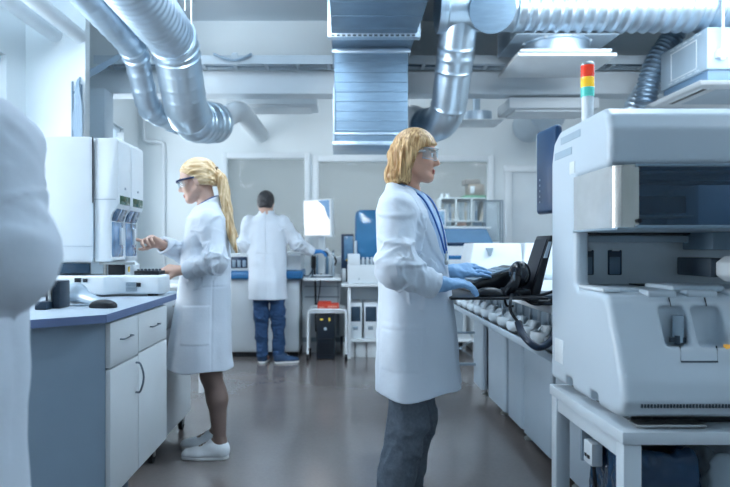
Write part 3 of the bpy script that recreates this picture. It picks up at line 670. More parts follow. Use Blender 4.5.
b.box(-1.17, -1.0, 2.985, 3.0, 1.105, 1.118, .003); b.build('guide_rod', STEEL, t)
b = B().tube([(-1.04, 3.0, 1.1), (-1.015, 3.0, 1.105), (-1.005, 3.01, 1.085), (-.99, 3.02, 1.065)], .007, 8, 6); b.build('tubing', ACRYL if False else WHITE, t)
# small things on the worktop
t = thing('barcode_scanner', 'grey handheld scanner lying on the left worktop', 'scanner', (-1.15, 2.55, .955))
b = B().sweep(smooth_path([(-1.165, 2.62, .995), (-1.11, 2.6, .998), (-1.06, 2.57, .982), (-1.0, 2.52, .972), (-.95, 2.49, .968)], 6), [.03 + .012 * math.sin(min(1, i / 10) * PI) - .017 * max(0, (i - 10) / 14) for i in range(25)], 18); b.build('scanner_body', mat('scanner_grey', '#8da0af', .3), t)
b = B().tube([(-1.2, 2.55, .966), (-1.17, 2.5, .961), (-1.1, 2.47, .96), (-1.02, 2.45, .96), (-.97, 2.5, .963)], .004, 8, 6); b.build('cord', GREY, t)
B().lathe((-1.18, 2.625, .997), [(0, 0), (.036, 0), (.04, .012), (.036, .02), (0, .02)], 20, 'x').build('nozzle', mat('scanner_silver', '#b7c6d1', .25, .5), t)
def mouse(cx, cy, cz, L, W_, H, rz, label, m, cord=True):
    t = thing('computer_mouse', label, 'mouse', (cx, cy, cz)); bb = B(); rs = []
    n = 22; R = Matrix.Rotation(rz, 3, 'Z')
    prof = [(0.0, .55), (.25, 1.0), (.55, .96), (.8, .72), (.97, .22)]
    for (h, s) in [(0, .93), (.12, 1), (.4, .97), (.7, .8), (.92, .48), (1, .12)]:
        rs.append([Vector((cx, cy, cz)) + R @ Vector((L / 2 * s * math.copysign(abs(math.cos(a)) ** .75, math.cos(a)) - L * .03 * h, W_ / 2 * s * math.copysign(abs(math.sin(a)) ** .8, math.sin(a)), H * h * (1 - .0 * math.cos(a)))) for a in (2 * PI * k / n for k in range(n))])
    bb.rings(rs); bb.build('shell', m, t, 50)
    q = [Vector((cx, cy, cz)) + R @ Vector(v) for v in ((L * .28, -.004, H * .7), (L * .40, -.004, H * .55))]
    B().cyl(q[0], q[1], .005, seg=8).build('scroll_wheel', DGREY, t); return t
mouse(lx(103, 2.4), 2.40, .955, .115, .062, .032, 2.9, 'black computer mouse on the left worktop near its corner', BLACK)
t = thing('card_reader', 'dark upright box at the left edge of the worktop beside the scanner', 'box', (-1.2, 2.4, .955))
B().box(lx(45, 2.36), lx(60, 2.36), 2.36, 2.45, .955, lz(281, 2.36), .006).build('case', mat('dark_case', '#1d2d3c', .3), t)
B().box(lx(49.5, 2.36), lx(52.5, 2.36), 2.345, 2.36, .97, lz(284, 2.36), .002).build('edge_strip', STEEL, t)
B().box(lx(33, 2.3), lx(45, 2.3), 2.31, 2.39, .955, .985, .004).build('tray', mat('dark_tray', '#24384a', .35), t)

# ================================================================== back of the room
LIGHTCAB = mat('bench_white', '#d3dde4', .5, var=.02)
t = thing('white_bench_cabinet', 'white floor cabinet in front of the man in jeans', 'cabinet', (-.8, 6.9, 0))
B().box(lx(231, 6.7), lx(299, 6.7), 6.7, 7.3, .055, .845, .006).build('carcass', LIGHTCAB, t)
B().box(lx(231, 6.7) + .01, lx(299, 6.7) - .01, 6.735, 7.28, 0, .056).build('plinth', BLACK, t)
B().box(lx(231, 6.7) + .005, lx(258, 6.7), 6.688, 6.701, .07, .835, .003).build('door', LIGHTCAB, t)
B().box(lx(258.5, 6.7), lx(298.6, 6.7), 6.688, 6.701, .07, .835, .003).build('door', LIGHTCAB, t)
t = thing('benchtop_analyzer', 'low white analyzer with thick blue trim in front of the man', 'analyzer', (-.8, 6.9, .845))
B().box(lx(225, 6.6), lx(302, 6.6), 6.6, 7.3, .846, .935, .02, 3).build('trim', BLUE, t)
B().box(lx(227, 6.6), lx(287, 6.6), 6.62, 7.28, .935, 1.12, .012, 3).build('body', WHITE2, t)
B().box(lx(284, 6.6), lx(301, 6.6), 6.64, 7.2, .935, 1.11, .02, 3).build('side_pod', WHITE, t)
B().box(lx(283, 6.6), lx(303, 6.6), 6.7, 7.2, 1.10, 1.14, .015, 3).build('pod_lid', WHITE2, t)
B().box(lx(229, 6.6), lx(247, 6.6), 6.612, 6.625, .965, 1.085, .006).build('window', NAVY, t)
b = B()
for k in range(3): b.box(lx(232 + k * 5.2, 6.6), lx(235.5 + k * 5.2, 6.6), 6.604, 6.614, .975, 1.05, .003)
b.build('carousel_tubes', mat('tube_grey', '#93aabd', .4), t)
for (px, h) in ((298.5, 1.16), (302, 1.17)):
    tag(B().lathe((lx(px - 3, 6.8), 6.8, 1.14), [(0, 0), (.017, 0), (.017, h - 1.09), (.01, h - 1.07), (.01, h - 1.04), (0, h - 1.04)], 14).build('vial', NAVY), 'dark vial on the white pod beside the man\'s sleeve, ' + ('left' if px < 300 else 'right') + ' of two', 'vial', 'vials on the white pod')
t = thing('wall_bench', 'low pale bench panel between the white cabinet and the shelved bench', 'bench', (-.2, 7.1, 0))
B().box(-.415, -.012, 6.62, 7.55, .83, .86, .004).build('worktop', WHITE, t)
B().box(-.45, -.02, 7.0, 7.5, .0, .83, .003).build('front_panel', LIGHTCAB, t)
b = B(); b.box(-.42, -.03, 6.99, 7.0, .62, .635); b.box(-.42, -.03, 6.99, 7.0, .74, .75); b.box(-.05, -.04, 6.99, 7.0, .2, .8); b.box(-.45, -.02, 6.99, 7.01, .12, .17); b.build('panel_seam', GREY, t)
# tilted white screen
t = thing('computer_monitor', 'white-lit square monitor on a white stand at the back bench', 'monitor', (lx(317, 6.8), 6.95, .86))
ang = math.radians(-38); Mx = Matrix.Translation(Vector((lx(318, 6.75), 6.78, (lz(200, 6.75) + lz(236, 6.75)) / 2))) @ Matrix.Rotation(ang, 4, 'Z') @ Matrix.Rotation(math.radians(2), 4, 'X')
B().box(-.20, .20, -.02, .03, -.205, .205, .008, M=Mx).build('housing', WHITE, t)
def screen_mat():
    m = bpy.data.materials.new('lit_screen'); m.use_nodes = True; nt = m.node_tree; N = nt.nodes; L = nt.links; b = N['Principled BSDF']
    b.inputs['Base Color'].default_value = (.02, .02, .02, 1); b.inputs['Roughness'].default_value = .2
    tc = N.new('ShaderNodeTexCoord'); nz = N.new('ShaderNodeTexNoise'); nz.inputs['Scale'].default_value = 6; L.new(tc.outputs['Object'], nz.inputs['Vector'])
    cr = N.new('ShaderNodeValToRGB'); cr.color_ramp.elements[0].color = lin('#f4f4f0'); cr.color_ramp.elements[1].color = lin('#ffffff'); L.new(nz.outputs['Fac'], cr.inputs[0])
    L.new(cr.outputs[0], b.inputs['Emission Color']); b.inputs['Emission Strength'].default_value = 1.0; return m
sc_ = B().box(-.178, .178, -.0225, -.019, -.185, .188, M=Mx).build('screen', screen_mat(), t)
b = B(); b.prism([(.02, .19), (.18, .19), (.18, -.02), (.15, .02), (.11, .12)], 'y', -.0245, -.0223, M=Mx); b.build('dark_window', mat('screen_blue', '#4f7da6', .3, emit='#4f7da6', estr=.35), sc_)
b = B().box(lx(318, 6.85), lx(325, 6.85), 6.82, 6.86, .9, 1.4, .008); b.box(lx(312, 6.85), lx(330, 6.85), 6.78, 6.95, .862, .885, .006); b.build('stand', WHITE, t)
# bottles and tube rack
cols = ['#dfe8ee', '#b4c9d8', '#7fa3bf', '#e6edf1', '#cfdce5', '#6d8fa9', '#dde7ed', '#c4d4df']
desc = ['white bottle at the left end of the back bench bottle row', 'pale blue bottle second from left in the back bench row', 'blue bottle third from left in the back bench row', 'tall white bottle fourth in the back bench row', 'light grey bottle fifth in the back bench row', 'slate blue bottle sixth in the back bench row', 'white bottle seventh in the back bench row', 'pale bottle at the right end of the back bench row']
for i in range(8):
    x = lx(311.5 + i * 3.1, 6.98); h = .22 + .03 * ((i * 5) % 3)
    t = thing('wash_bottle', desc[i], 'bottle', (x, 7.0, .86), 'bottles on the back bench')
    B().lathe((x, 7.0, .86), [(0, 0), (.016, 0), (.0165, .01), (.0165, h - .05), (.009, h - .03), (.009, h - .01), (0, h - .01)], 14).build('bottle', mat('bottle_' + str(i), cols[i], .3), t)
    B().lathe((x, 7.0, .86 + h - .012), [(0, 0), (.011, 0), (.011, .022), (0, .022)], 12).build('cap', NAVY if i % 2 else WHITE, t)
t = thing('pipette_stand', 'dark tools lying across the bottle tops under the blue glove', 'pipette stand', (lx(322, 6.75), 6.75, .86))
b = B().box(lx(311, 6.75), lx(333, 6.75), 6.635, 6.765, .861, .874, .004); b.cyl((lx(312.5, 6.72), 6.72, .87), (lx(312.5, 6.72), 6.72, 1.13), .009, seg=10); b.build('stand', DGREY, t)
b = B().tube([(lx(318, 6.72), 6.72, 1.13), (lx(324, 6.7), 6.7, 1.14), (lx(331, 6.7), 6.7, 1.11), (lx(336, 6.72), 6.72, 1.05), (lx(335, 6.72), 6.72, .99)], .011, 8, 6); b.build('hose', BLACK, t)
b = B().cyl((lx(326, 6.7), 6.7, 1.17), (lx(333.5, 6.7), 6.7, 1.07), .02, .012, seg=12); b.build('pipette', WHITE, t)
b = B().box(lx(311, 6.7), lx(316, 6.7), 6.7, 6.73, .96, 1.09, .008); b.build('grip', BLACK, t)
# dark blue unit with transparent front and yellow mark
t = thing('dark_analyzer', 'dark blue upright unit with glassy front and yellow mark at the back', 'analyzer', (.08, 6.9, .86))
B().box(lx(341.2, 6.75), lx(354, 6.75), 6.98, 7.2, .802, lz(233.5, 6.75), .006).build('body', NAVY, t)
B().box(lx(344, 6.7), lx(353.5, 6.7), 6.94, 6.98, 1.04, lz(236, 6.9), .004).build('front_window', mat('blue_glass', '#6089ab', .1, coat=.5, var=.2, scale=9), t)
B().box(lx(346, 6.7), lx(351, 6.7), 6.932, 6.942, 1.035, 1.052, .002).build('yellow_mark', MATS['yellow_mark'], t)
B().box(lx(342, 6.7), lx(346, 6.7), 6.9, 6.98, .802, .95, .006).build('foot_block', WHITE2, t)
# bench with shelves
t = thing('shelved_bench', 'white bench with lower shelves along the back wall', 'bench', (.7, 6.9, 0))
bx0, bx1 = lx(341.5, 6.55), 1.46
B().box(bx0, bx1, 6.55, 7.25, .77, .80, .005).build('worktop', WHITE, t)
for x in (.06, .9, 1.4): 
    B().box(x, x + .035, 6.6, 6.64, 0, .77, .003).build('leg', WHITE, t); B().box(x, x + .035, 7.16, 7.2, 0, .77, .003).build('leg', WHITE, t)
B().box(.065, 1.43, 6.62, 7.2, .175, .205, .003).build('shelf', WHITE, t)
B().box(.065, 1.43, 7.19, 7.2, .2, .77, .002).build('back_panel', PALE, t)
b = B()
for s in (0, 1): b.cyl((1.13 + s * .25, 6.61, .03), (1.38 - s * .25, 6.61, .19), .006, seg=8)
b.build('cross_brace', GREY, t)
lab = ['white box with dark window, left of two on the lower bench shelf', 'white box with dark window, right of two on the lower bench shelf, near the coat']
for i, (a, c) in enumerate(((349, 362), (364, 378))):
    t = thing('dispenser_box', lab[i], 'box', (lx((a + c) / 2, 6.66), 6.8, .205), 'dispenser boxes on the lower shelf')
    B().box(lx(a, 6.66), lx(c, 6.66), 6.66, 7.1, .206, .59, .006).build('case', WHITE2, t)
    B().box(lx(a + 1.5, 6.66), lx(c - 1.5, 6.66), 6.652, 6.664, .39, .55, .004).build('window', mat('dark_box_window', '#3a4e60', .2, var=.3), t)
    B().box(lx(a + 4, 6.66), lx(a + 9, 6.66), 6.652, 6.664, .3, .34, .003).build('latch', GREY, t)
for i, (a, c) in enumerate(((343, 354.5), (355.5, 366), (367, 378))):
    b = B().box(lx(a, 6.7), lx(c, 6.7), 6.7, 7.1, 0, .165, .004); b.box(lx(a, 6.7) + .01, lx(c, 6.7) - .01, 6.694, 6.7, .06, .07, .001)
    tag(b.build('storage_box', WHITE), ['white storage box on the floor under the bench, leftmost of three', 'white storage box on the floor under the bench, middle of three', 'white storage box on the floor under the bench, right of three'][i], 'box', 'white boxes under the bench')
# centrifuge with blue lid
t = thing('centrifuge', 'white lab device with tall raised transparent blue lid behind the standing woman', 'centrifuge', (.25, 6.8, .8))
B().box(lx(347.5, 6.6), lx(392, 6.6), 6.6, 7.1, .802, 1.0, .012, 3).build('base', WHITE2, t)
B().box(lx(348, 6.6), lx(360, 6.6), 6.6, 6.95, .99, 1.115, .01, 3).build('side_tower', WHITE2, t)
B().box(lx(360, 6.6), lx(390, 6.6), 6.66, 7.0, .995, 1.05, .006).build('chamber', GREY, t)
b = B()
for k in range(6): b.box(lx(362 + k * 4.4, 6.6), lx(364.5 + k * 4.4, 6.6), 6.62, 6.66, 1.0, 1.08, .003)
b.build('rotor_block', PALE, t)
def rrect(x0, x1, z0, z1, r, n=6):
    o = []
    for (cx, cz, a0) in ((x1 - r, z1 - r, 0), (x0 + r, z1 - r, 90)):
        for k in range(n + 1): a = math.radians(a0 + 90 * k / n); o.append((cx + r * math.cos(a), cz + r * math.sin(a)))
    return o + [(x0, z0), (x1, z0)]
B().prism(rrect(lx(355, 6.9), lx(398, 6.9), 1.05, lz(210, 6.9), .07), 'y', 6.9, 6.96, .006).build('lid_frame', mat('lid_edge_blue', '#3a6f9c', .2), t)
B().prism(rrect(lx(356.5, 6.9), lx(396, 6.9), 1.07, lz(211.3, 6.9), .06), 'y', 6.885, 6.9, .003).build('lid', mat('lid_blue', '#3f7fae', .12, coat=.6, var=.1, scale=2), t)
b = B().box(lx(354.5, 6.85), lx(357, 6.85), 6.84, 6.9, 1.1, 1.26, .005); b.build('hinge', PALE, t)
b = B().cyl((lx(359, 6.59), 6.595, .85), (lx(359, 6.59), 6.6, .85), .008, seg=12); b.build('button', GREY, t)
# cart with ups and red box
t = thing('equipment_cart', 'small white rounded-frame cart with castors under the back bench', 'cart', (-.16, 6.6, 0))
x0, x1, zt = lx(308, 6.5), lx(346, 6.5), .535
for y in (6.46, 6.86):
    b = B(); b.sweep(bent_path([(x0, y, .07), (x0, y, zt - .0), (x1, y, zt), (x1, y, .07)], .05, .02)[0], .0135, 10); b.build('frame', WHITE, t)
B().box(x0 + .01, x1 - .01, 6.46, 6.86, zt - .035, zt - .012, .004).build('shelf', WHITE, t)
for (x, y) in ((x0, 6.46), (x1, 6.46), (x0, 6.86), (x1, 6.86)):
    b = B().cyl((x - .014, y, .038), (x + .014, y, .038), .038, seg=18); c = b.build('caster', RUBBER, t)
    B().cyl((x, y, .05), (x, y, .1), .011, seg=8).build('stem', STEEL, c)
t = thing('power_unit', 'black power supply tower standing under the white cart', 'power supply', (lx(325.5, 6.55), 6.65, 0))
ux0, ux1 = lx(316.3, 6.52), lx(335, 6.52)
B().box(ux0, ux1, 6.52, 6.84, .012, .485, .008).build('case', mat('ups_case', '#17212c', .3, var=.1), t)
B().box(ux0 + .004, ux1 - .004, 6.512, 6.522, .215, .225, .001).build('panel_seam', BLACK, t)
b = B().box(ux0 + .04, ux0 + .07, 6.513, 6.522, .42, .437, .001); b.box(ux0 + .13, ux0 + .145, 6.513, 6.522, .41, .445, .001); b.build('indicator', mat('yellow_led', '#d9c24a', .4, emit='#d9c24a', estr=.5), t)
B().lathe((ux0 + .095, 6.522, .33), [(0, 0), (.016, 0), (.016, -.006), (0, -.006)], 18, 'y').build('badge', PALE, t)
b = B()
for i in range(6): b.box(ux0 + .02, ux1 - .02, 6.514, 6.522, .05 + i * .024, .058 + i * .024)
b.build('vent_grille', BLACK, t)
b = B()
for (x, y) in ((ux0 + .02, 6.55), (ux1 - .02, 6.55), (ux0 + .02, 6.8), (ux1 - .02, 6.8)): b.cyl((x, y, 0), (x, y, .014), .013, seg=10)
b.build('feet', RUBBER, t)
RED = mat('red_carton', '#c4412c', .55, var=.06)
t = thing('red_box', 'orange-red tray of packs on top of the small white cart', 'box', (lx(328, 6.5), 6.6, .523))
rz = zt - .012
b = B().box(lx(317.5, 6.5), lx(339, 6.5), 6.5, 6.68, rz, rz + .07, .004); b.build('carton', RED, t)
b = B().box(lx(318, 6.5), lx(331, 6.5), 6.52, 6.66, rz + .07, rz + .09, .004); b.build('top_pack', RED, t)
b = B()
for i in range(4): b.box(lx(328 + i * 2.4, 6.5), lx(329.7 + i * 2.4, 6.5), 6.497, 6.501, rz + .032, rz + .05)
b.box(lx(319, 6.5), lx(324, 6.5), 6.497, 6.501, rz + .03, rz + .04); b.build('print', mat('red_print', '#e2a08c', .6), t)
for k, (px, l) in enumerate(((314.5, 'dark cable hanging straight down to the white cart'), (319.5, 'thin dark cable slanting down behind the white cart'))):
    b = B().tube([(lx(314 + k * 7, 6.88), 6.88, 1.0 if k == 0 else .9), (lx(315 + k * 6, 6.86), 6.86, .86 if k == 0 else .88), (lx(315.5 + k * 4, 6.86), 6.86, .7), (lx(315.8 + k, 6.88), 6.88, .5), (lx(316, 6.9), 6.9, .25)], .011 - .005 * k, 8, 6)
    tag(b.build('power_cable', BLACK), l, 'cable')
b = B().tube([(lx(302, 6.87), 6.87, .9), (lx(305, 6.86), 6.86, .87), (lx(309, 6.86), 6.86, .875), (lx(312, 6.87), 6.87, .93), (lx(313, 6.88), 6.88, 1.0)], .007, 8, 6)
tag(b.build('looped_cable', DGREY), 'thin cable drooping on the bench beside the man\'s sleeve', 'cable')
# right of the standing woman
t = thing('benchtop_analyzer', 'white analyzer with sloping blue lid right of the standing woman', 'analyzer', (1.2, 6.8, .8))
B().box(.62, lx(499, 6.6), 6.6, 7.15, .802, 1.20, .012, 3).build('body', WHITE2, t)
b = B().prism([(6.6, 1.2), (6.62, 1.235), (6.95, 1.40), (7.12, 1.40), (7.12, 1.2)], 'x', .64, lx(494, 6.6), .006); b.build('lid', mat('lid_blue2', '#5f8fb8', .2, coat=.4, var=.06), t)
b = B().box(.63, lx(491, 6.95), 6.93, 7.13, 1.395, 1.415, .006); b.build('lid_edge', WHITE, t)
B().box(.66, lx(484, 6.6), 6.598, 6.625, 1.203, 1.238, .003).build('lid_slot', NAVY, t)
b = B().box(.7, lx(480, 6.6), 6.592, 6.602, 1.06, 1.10, .003); b.build('slot', BLUE, t)
b = B().box(.63, lx(498, 6.6), 6.594, 6.6, .99, .997); b.build('panel_seam', GREY, t)
t = thing('small_monitor', 'small white-framed display beside the standing woman\'s lanyard', 'display', (1.0, 7.0, 1.3))
B().box(lx(433, 6.9), lx(446, 6.9), 6.9, 6.935, 1.40, lz(209, 6.9), .006).build('frame', WHITE, t)
B().box(lx(435, 6.9), lx(444.2, 6.9), 6.894, 6.902, 1.43, lz(211, 6.9), .002).build('screen', mat('display_blue', '#7fa6c6', .2, var=.25, scale=25, emit='#7fa6c6', estr=.2), t)
t = thing('acrylic_stand', 'clear acrylic document stand on steel posts beside the door', 'stand', (1.62, 7.2, .8))
ax0, ax1, az1 = lx(486, 7.2), lx(502.5, 7.2), lz(200, 7.2)
b = B()
for x in (ax0, ax1): b.cyl((x, 7.2, .8), (x, 7.2, az1), .008, seg=8); b.cyl((x, 7.3, .8), (x, 7.3, az1), .008, seg=8)
b.box(ax0 - .01, ax1 + .01, 7.19, 7.31, az1 - .012, az1, .002); b.box(ax0 - .02, ax1 + .02, 7.17, 7.33, .8, .812, .002); b.build('frame', GREY, t)
B().box(ax0 + .01, ax1 - .03, 7.22, 7.28, 1.25, az1 - .02, .003).build('clear_panel', ACRYL, t)
B().box(ax0 + .02, ax1 - .05, 7.245, 7.25, 1.27, az1 - .03, .001).build('paper', mat('paper', '#dfe8ee', .7), t)
t = thing('side_cupboard', 'low white cupboard under the acrylic stand', 'cupboard', (1.65, 7.2, 0))
B().box(1.48, 1.95, 6.98, 7.5, .02, .8, .006).build('carcass', WHITE, t)
B().box(1.485, 1.945, 6.965, 6.98, .04, .78, .003).build('door', WHITE, t)
# room behind the glass: shelf unit with files
t = thing('shelf_unit', 'pale open shelf unit with files seen through the right window', 'shelf', (1.75, 8.4, 0))
sy = 8.35; sx0, sx1, sz1 = lx(440.5, sy), lx(503, sy), lz(197.5, sy); SH = mat('shelf_white', '#e3ebee', .5)
b = B(); b.box(sx0, sx1, sy, sy + .36, sz1 - .02, sz1, .002); b.box(sx0, sx1, sy + .35, sy + .36, 0, sz1)
for z in (.05, .5, .95, lz(226, sy), lz(220.5, sy)): b.box(sx0, sx1, sy, sy + .36, z - .02, z, .002)
n = 5
for i in range(n): x = sx0 + (sx1 - sx0) * i / (n - 1); b.box(x - .01, x + .01, sy, sy + .36, 0, sz1, .002)
b.build('carcass', SH, t)
fc = ['#cdbda8', '#bccbd4', '#eef2f4', '#6d8cab', '#dccdb9', '#eef2f4', '#b3c6d1', '#d3dfe5']
fl = ['tan file', 'grey-blue file', 'white file', 'blue file', 'beige file', 'white file', 'slate file', 'pale file']
zf = lz(220.5, sy); k = 0
cn = ['first', 'second', 'third', 'fourth']
for c in range(4):
    xa = sx0 + (sx1 - sx0) * c / 4 + .02; xb = sx0 + (sx1 - sx0) * (c + 1) / 4 - .02; nfi = 5
    for i in range(nfi):
        w = .03; tilt = .22 if c == 2 and i > 1 else 0; h = .23 + .02 * ((i * 3 + c) % 3); x = xa + i * (w + .0045) + (0.025 * (i > 1) if c == 2 else 0)
        Mf = Matrix.Translation((x, sy + .04, zf)) @ Matrix.Rotation(tilt, 4, 'Y') if tilt else Matrix.Translation((x, sy + .04, zf))
        ff = thing('binder', '%s, %s from left in the %s bay of the shelf behind the window' % (fl[k % 8], cn[i] if i < 4 else 'fifth', cn[c]), 'binder', (x, sy + .04, zf), 'files on the shelf unit')
        B().box(0, w, 0, .26, 0, h, .002, M=Mf).build('cover', mat('file_%d' % (k % 8), fc[k % 8], .6), ff)
        B().box(.007, w - .007, -.0015, .003, h * .5, h * .8, M=Mf).build('spine_label', MATS['paper'], ff); k += 1
for c, (col, l) in enumerate((('#a9c3d3', 'pale blue small carton'), ('#c98a6a', 'orange small carton'), ('#5a7fa0', 'blue small carton'))):
    xa = sx0 + (sx1 - sx0) * c / 4 + .025
    tag(B().box(xa, xa + .12, sy + .03, sy + .25, lz(226, sy), lz(226, sy) + .055, .003).build('small_carton', mat('carton_%d' % c, col, .6)), l + ' in the narrow lower row of the shelf behind the window', 'carton', 'small cartons on the shelf unit')
t = thing('cardboard_box', 'brown cardboard box on a green folder on top of the shelf unit', 'box', (lx(475, sy), sy + .15, sz1 + .03))
B().box(lx(469.5, sy), lx(485, sy), sy + .04, sy + .3, sz1 + .03, lz(184, sy), .004).build('carton', mat('brown_card', '#8f8173', .7, var=.06), t)
B().box(lx(471, sy), lx(475, sy), sy + .036, sy + .042, sz1 + .06, lz(186, sy), .001).build('label', MATS['paper'], t)
t2 = tag(B().box(lx(466, sy), lx(481.5, sy), sy + .08, sy + .28, lz(184, sy) + .001, lz(178.5, sy), .004).build('brown_case', mat('grey_brown', '#77706b', .6)), 'dark grey-brown flat case lying on the brown cardboard box', 'case')
tag(B().box(lx(464.5, sy), lx(487, sy), sy + .02, sy + .33, sz1, sz1 + .03, .003).build('green_folder', mat('folder_green', '#3f8f63', .5)), 'green folder under the cardboard box on the shelf unit', 'folder')
for i, px in enumerate((442.8, 448.5)):
    b = B().lathe((lx(px, sy), sy + .12, sz1), [(0, 0), (.024, 0), (.028, .06), (.03, .062), (0, .062)], 18)
    tag(b.build('white_cup', WHITE), ['white cup at the left end on top of the shelf unit', 'white cup second from the left on top of the shelf unit'][i], 'cup', 'cups on the shelf unit')

# ================================================================== long analyser line on the right
PANEL = mat('analyzer_panel', '#b3c3d0', .42, var=.02)
t = thing('long_analyzer', 'long pale analyzer line with tube rail along the right aisle', 'analyzer', (1.3, 3.8, 0))
B().box(1.115, 1.75, 2.36, 5.08, .1, .72, .004).build('chassis', mat('chassis_grey', '#26394c', .5), t)
ys = [2.36, 3.0, 3.02, 3.32, 3.345, 3.79, 3.86, 4.35, 4.47, 5.08]
for (y0, y1, x) in ((2.38, 3.16, 1.08), (3.18, 3.69, 1.075), (3.71, 4.05, 1.08), (4.08, 4.58, 1.075), (4.74, 5.07, 1.07)):
    b = B().prism([(x + .04, y0), (x + .008, y0 + .004), (x, y0 + .03), (x, y1 - .03), (x + .008, y1 - .004), (x + .04, y1)], 'z', .095, .715, .004, 2); b.build('front_panel', PANEL, t)
for (x, y) in ((1.16, 2.75), (1.16, 3.05), (1.16, 3.84), (1.16, 4.42), (1.16, 5.0), (1.66, 2.75), (1.66, 5.0)):
    b = B().cyl((x, y, .0), (x, y, .11), .014, seg=10); b.lathe((x, y, 0), [(0, 0), (.028, 0), (.028, .012), (.016, .022), (0, .022)], 14); b.build('leg', STEEL, t)
# rail
b = B().box(.86, 1.12, 2.42, 5.0, .715, .735, .003); b.box(.85, .862, 2.42, 5.0, .728, .754, .003); b.build('rail_bed', PANEL, t)
b = B().box(.87, 1.1, 2.42, 5.0, .735, .74); b.build('belt', BLACK, t)
b = B().cyl((.87, 4.97, .715), (.87, 4.97, .25), .012, seg=10); b.cyl((.86, 4.97, .25), (1.1, 4.97, .25), .012, seg=10); b.cyl((.87, 5.0, .5), (1.1, 5.0, .5), .01, seg=8); b.build('rail_bracket', GREY, t)
B().box(1.1, 1.75, 2.36, 5.08, .72, .93, .003).build('recess_wall', mat('recess_grey', '#8ea2b2', .5), t)
for i in range(16): 
    y = 2.5 + i * .155; B().box(1.085, 1.102, y, y + .012, .74, .925, .002).build('recess_rib', PALE, t)
b = B().box(.86, 1.75, 2.4, 5.08, .925, .95, .008, 2); b.box(.85, .88, 2.4, 5.06, .915, .952, .008, 3); b.build('upper_deck', WHITE2, t)
for i in range(9):
    y = 2.62 + i * .27
    b = B().cyl((.89, y, .905), (.89, y, .926), .008, seg=8); b.build('deck_bolt', WHITE, t)
# curved end cheek
b = B().prism([(.92, .62), (.93, .80), (.9, .88), (.885, .955), (.95, 1.03), (1.15, 1.06), (1.75, 1.06), (1.75, .1), (1.12, .1), (1.04, .5)], 'y', 2.30, 2.37, .012, 3); b.build('end_cheek', PANEL, t)
# tube racks on the rail
SCOOP = mat('rack_plastic', '#c6d4de', .35, var=.03)
for i in range(11):
    y = 2.66 + i * .205
    tt = thing('tube_carrier', 'pale scoop-shaped tube carrier on the rail beside the long analyzer', 'tube carrier', (.95, y, .74), 'tube carriers on the rail')
    b = B(); rs = []
    for (h, s) in ((0, .75), (.02, 1), (.045, 1.05), (.06, .95), (.06, .6), (.02, .5)):
        rs.append([(.925 + .05 * s * math.cos(a) * 1.05, y + .065 * s * math.sin(a), .741 + h + .022 * (math.cos(a) > .2) * (h > .03)) for a in (2 * PI * k / 20 for k in range(20))])
    b.rings(rs); b.build('cup', SCOOP, tt, 60)
    B().cyl((1.0, y, .742), (1.0, y, .8), .018, .024, seg=14).build('back_tube', PALE, tt)
    B().lathe((.925, y, .765), [(0, 0), (.026, 0), (.026, .004), (0, .004)], 14).build('dark_inlet', NAVY, tt)
# white units on the deck at the far end
lab = ['white slant-fronted module on the far end of the long analyzer, nearer the woman', 'white module on the long analyzer half hidden by the black touch screen']
for i, (a, c) in enumerate(((473, 523), (525.5, 580))):
    Y = 4.55; t = thing('analyzer_module', lab[i], 'analyzer', (lx((a + c) / 2, Y), Y + .2, .95), 'white modules on the long analyzer')
    x0, x1 = lx(a, Y), lx(c, Y); b = B()
    b.hexa([(x0 - .04, Y - .04, .951), (x1, Y - .04, .951), (x1, Y + .4, .951), (x0 - .04, Y + .4, .951), (x0 + .01, Y + .03, lz(243, Y)), (x1 - .005, Y + .03, lz(243, Y)), (x1 - .005, Y + .4, lz(243, Y)), (x0 + .01, Y + .4, lz(243, Y))], .012, 3); b.build('cover', WHITE, t)
    zc = lz(252, Y); xc = x0 + (x1 - x0) * .33
    b = B().prism([(xc - .025, zc + .03), (xc + .025, zc + .03), (xc + .005, zc - .03), (xc - .005, zc - .03)], 'y', Y - .02, Y + .02); b.build('emblem', GREY, t)
    b = B().hexa([(x0 + .02, Y - .045, .965), (x1 - .02, Y - .045, .965), (x1 - .02, Y - .02, .965), (x0 + .02, Y - .02, .965), (x0 + .02, Y - .04, .99), (x1 - .02, Y - .04, .99), (x1 - .02, Y - .02, .99), (x0 + .02, Y - .02, .99)], .003); b.build('lower_trim', PALE, t)
# keyboard shelf etc
t = thing('keyboard_tray', 'thin black tray sticking out from the long analyzer under the gloved hand', 'tray', (.6, 2.7, .95))
B().box(.42, .80, 2.40, 2.95, .985, .995, .003).build('tray_board', BLACK, t)
b = B().box(.72, 1.0, 2.62, 2.9, .97, .985, .003); b.box(.88, 1.0, 2.64, 2.88, .951, .972, .003); b.build('bracket', DGREY, t)
t = thing('control_keyboard', 'black control box with grey keyboard on the tray', 'keyboard', (.7, 2.8, .995))
kp = [(.545, .996), (.80, .996), (.80, 1.10), (.77, 1.105), (.56, 1.035)]
B().prism(kp, 'y', 2.66, 2.97, .006).build('base', mat('keyboard_black', '#0e151e', .3, coat=.2), t)
b = B(); d_ = Vector((.21, 0, .07)).normalized(); nrm = Vector((-d_.z, 0, d_.x))
for r in range(6):
    for c in range(9):
        o = Vector((.575, 2.69, 1.0405)) + d_ * (r * .028) + Vector((0, c * .029, 0))
        p = [o, o + d_ * .022, o + d_ * .022 + Vector((0, .024, 0)), o + Vector((0, .024, 0))]
        b.hexa(p + [q + nrm * .006 for q in p])
b.build('keys', mat('key_grey', '#7f93a5', .45), t)
b = B().cyl((.62, 2.665, 1.064), (.75, 2.665, 1.107), .006, seg=8); b.build('edge_bar', mat('bar_grey', '#93a7b8', .4), t)
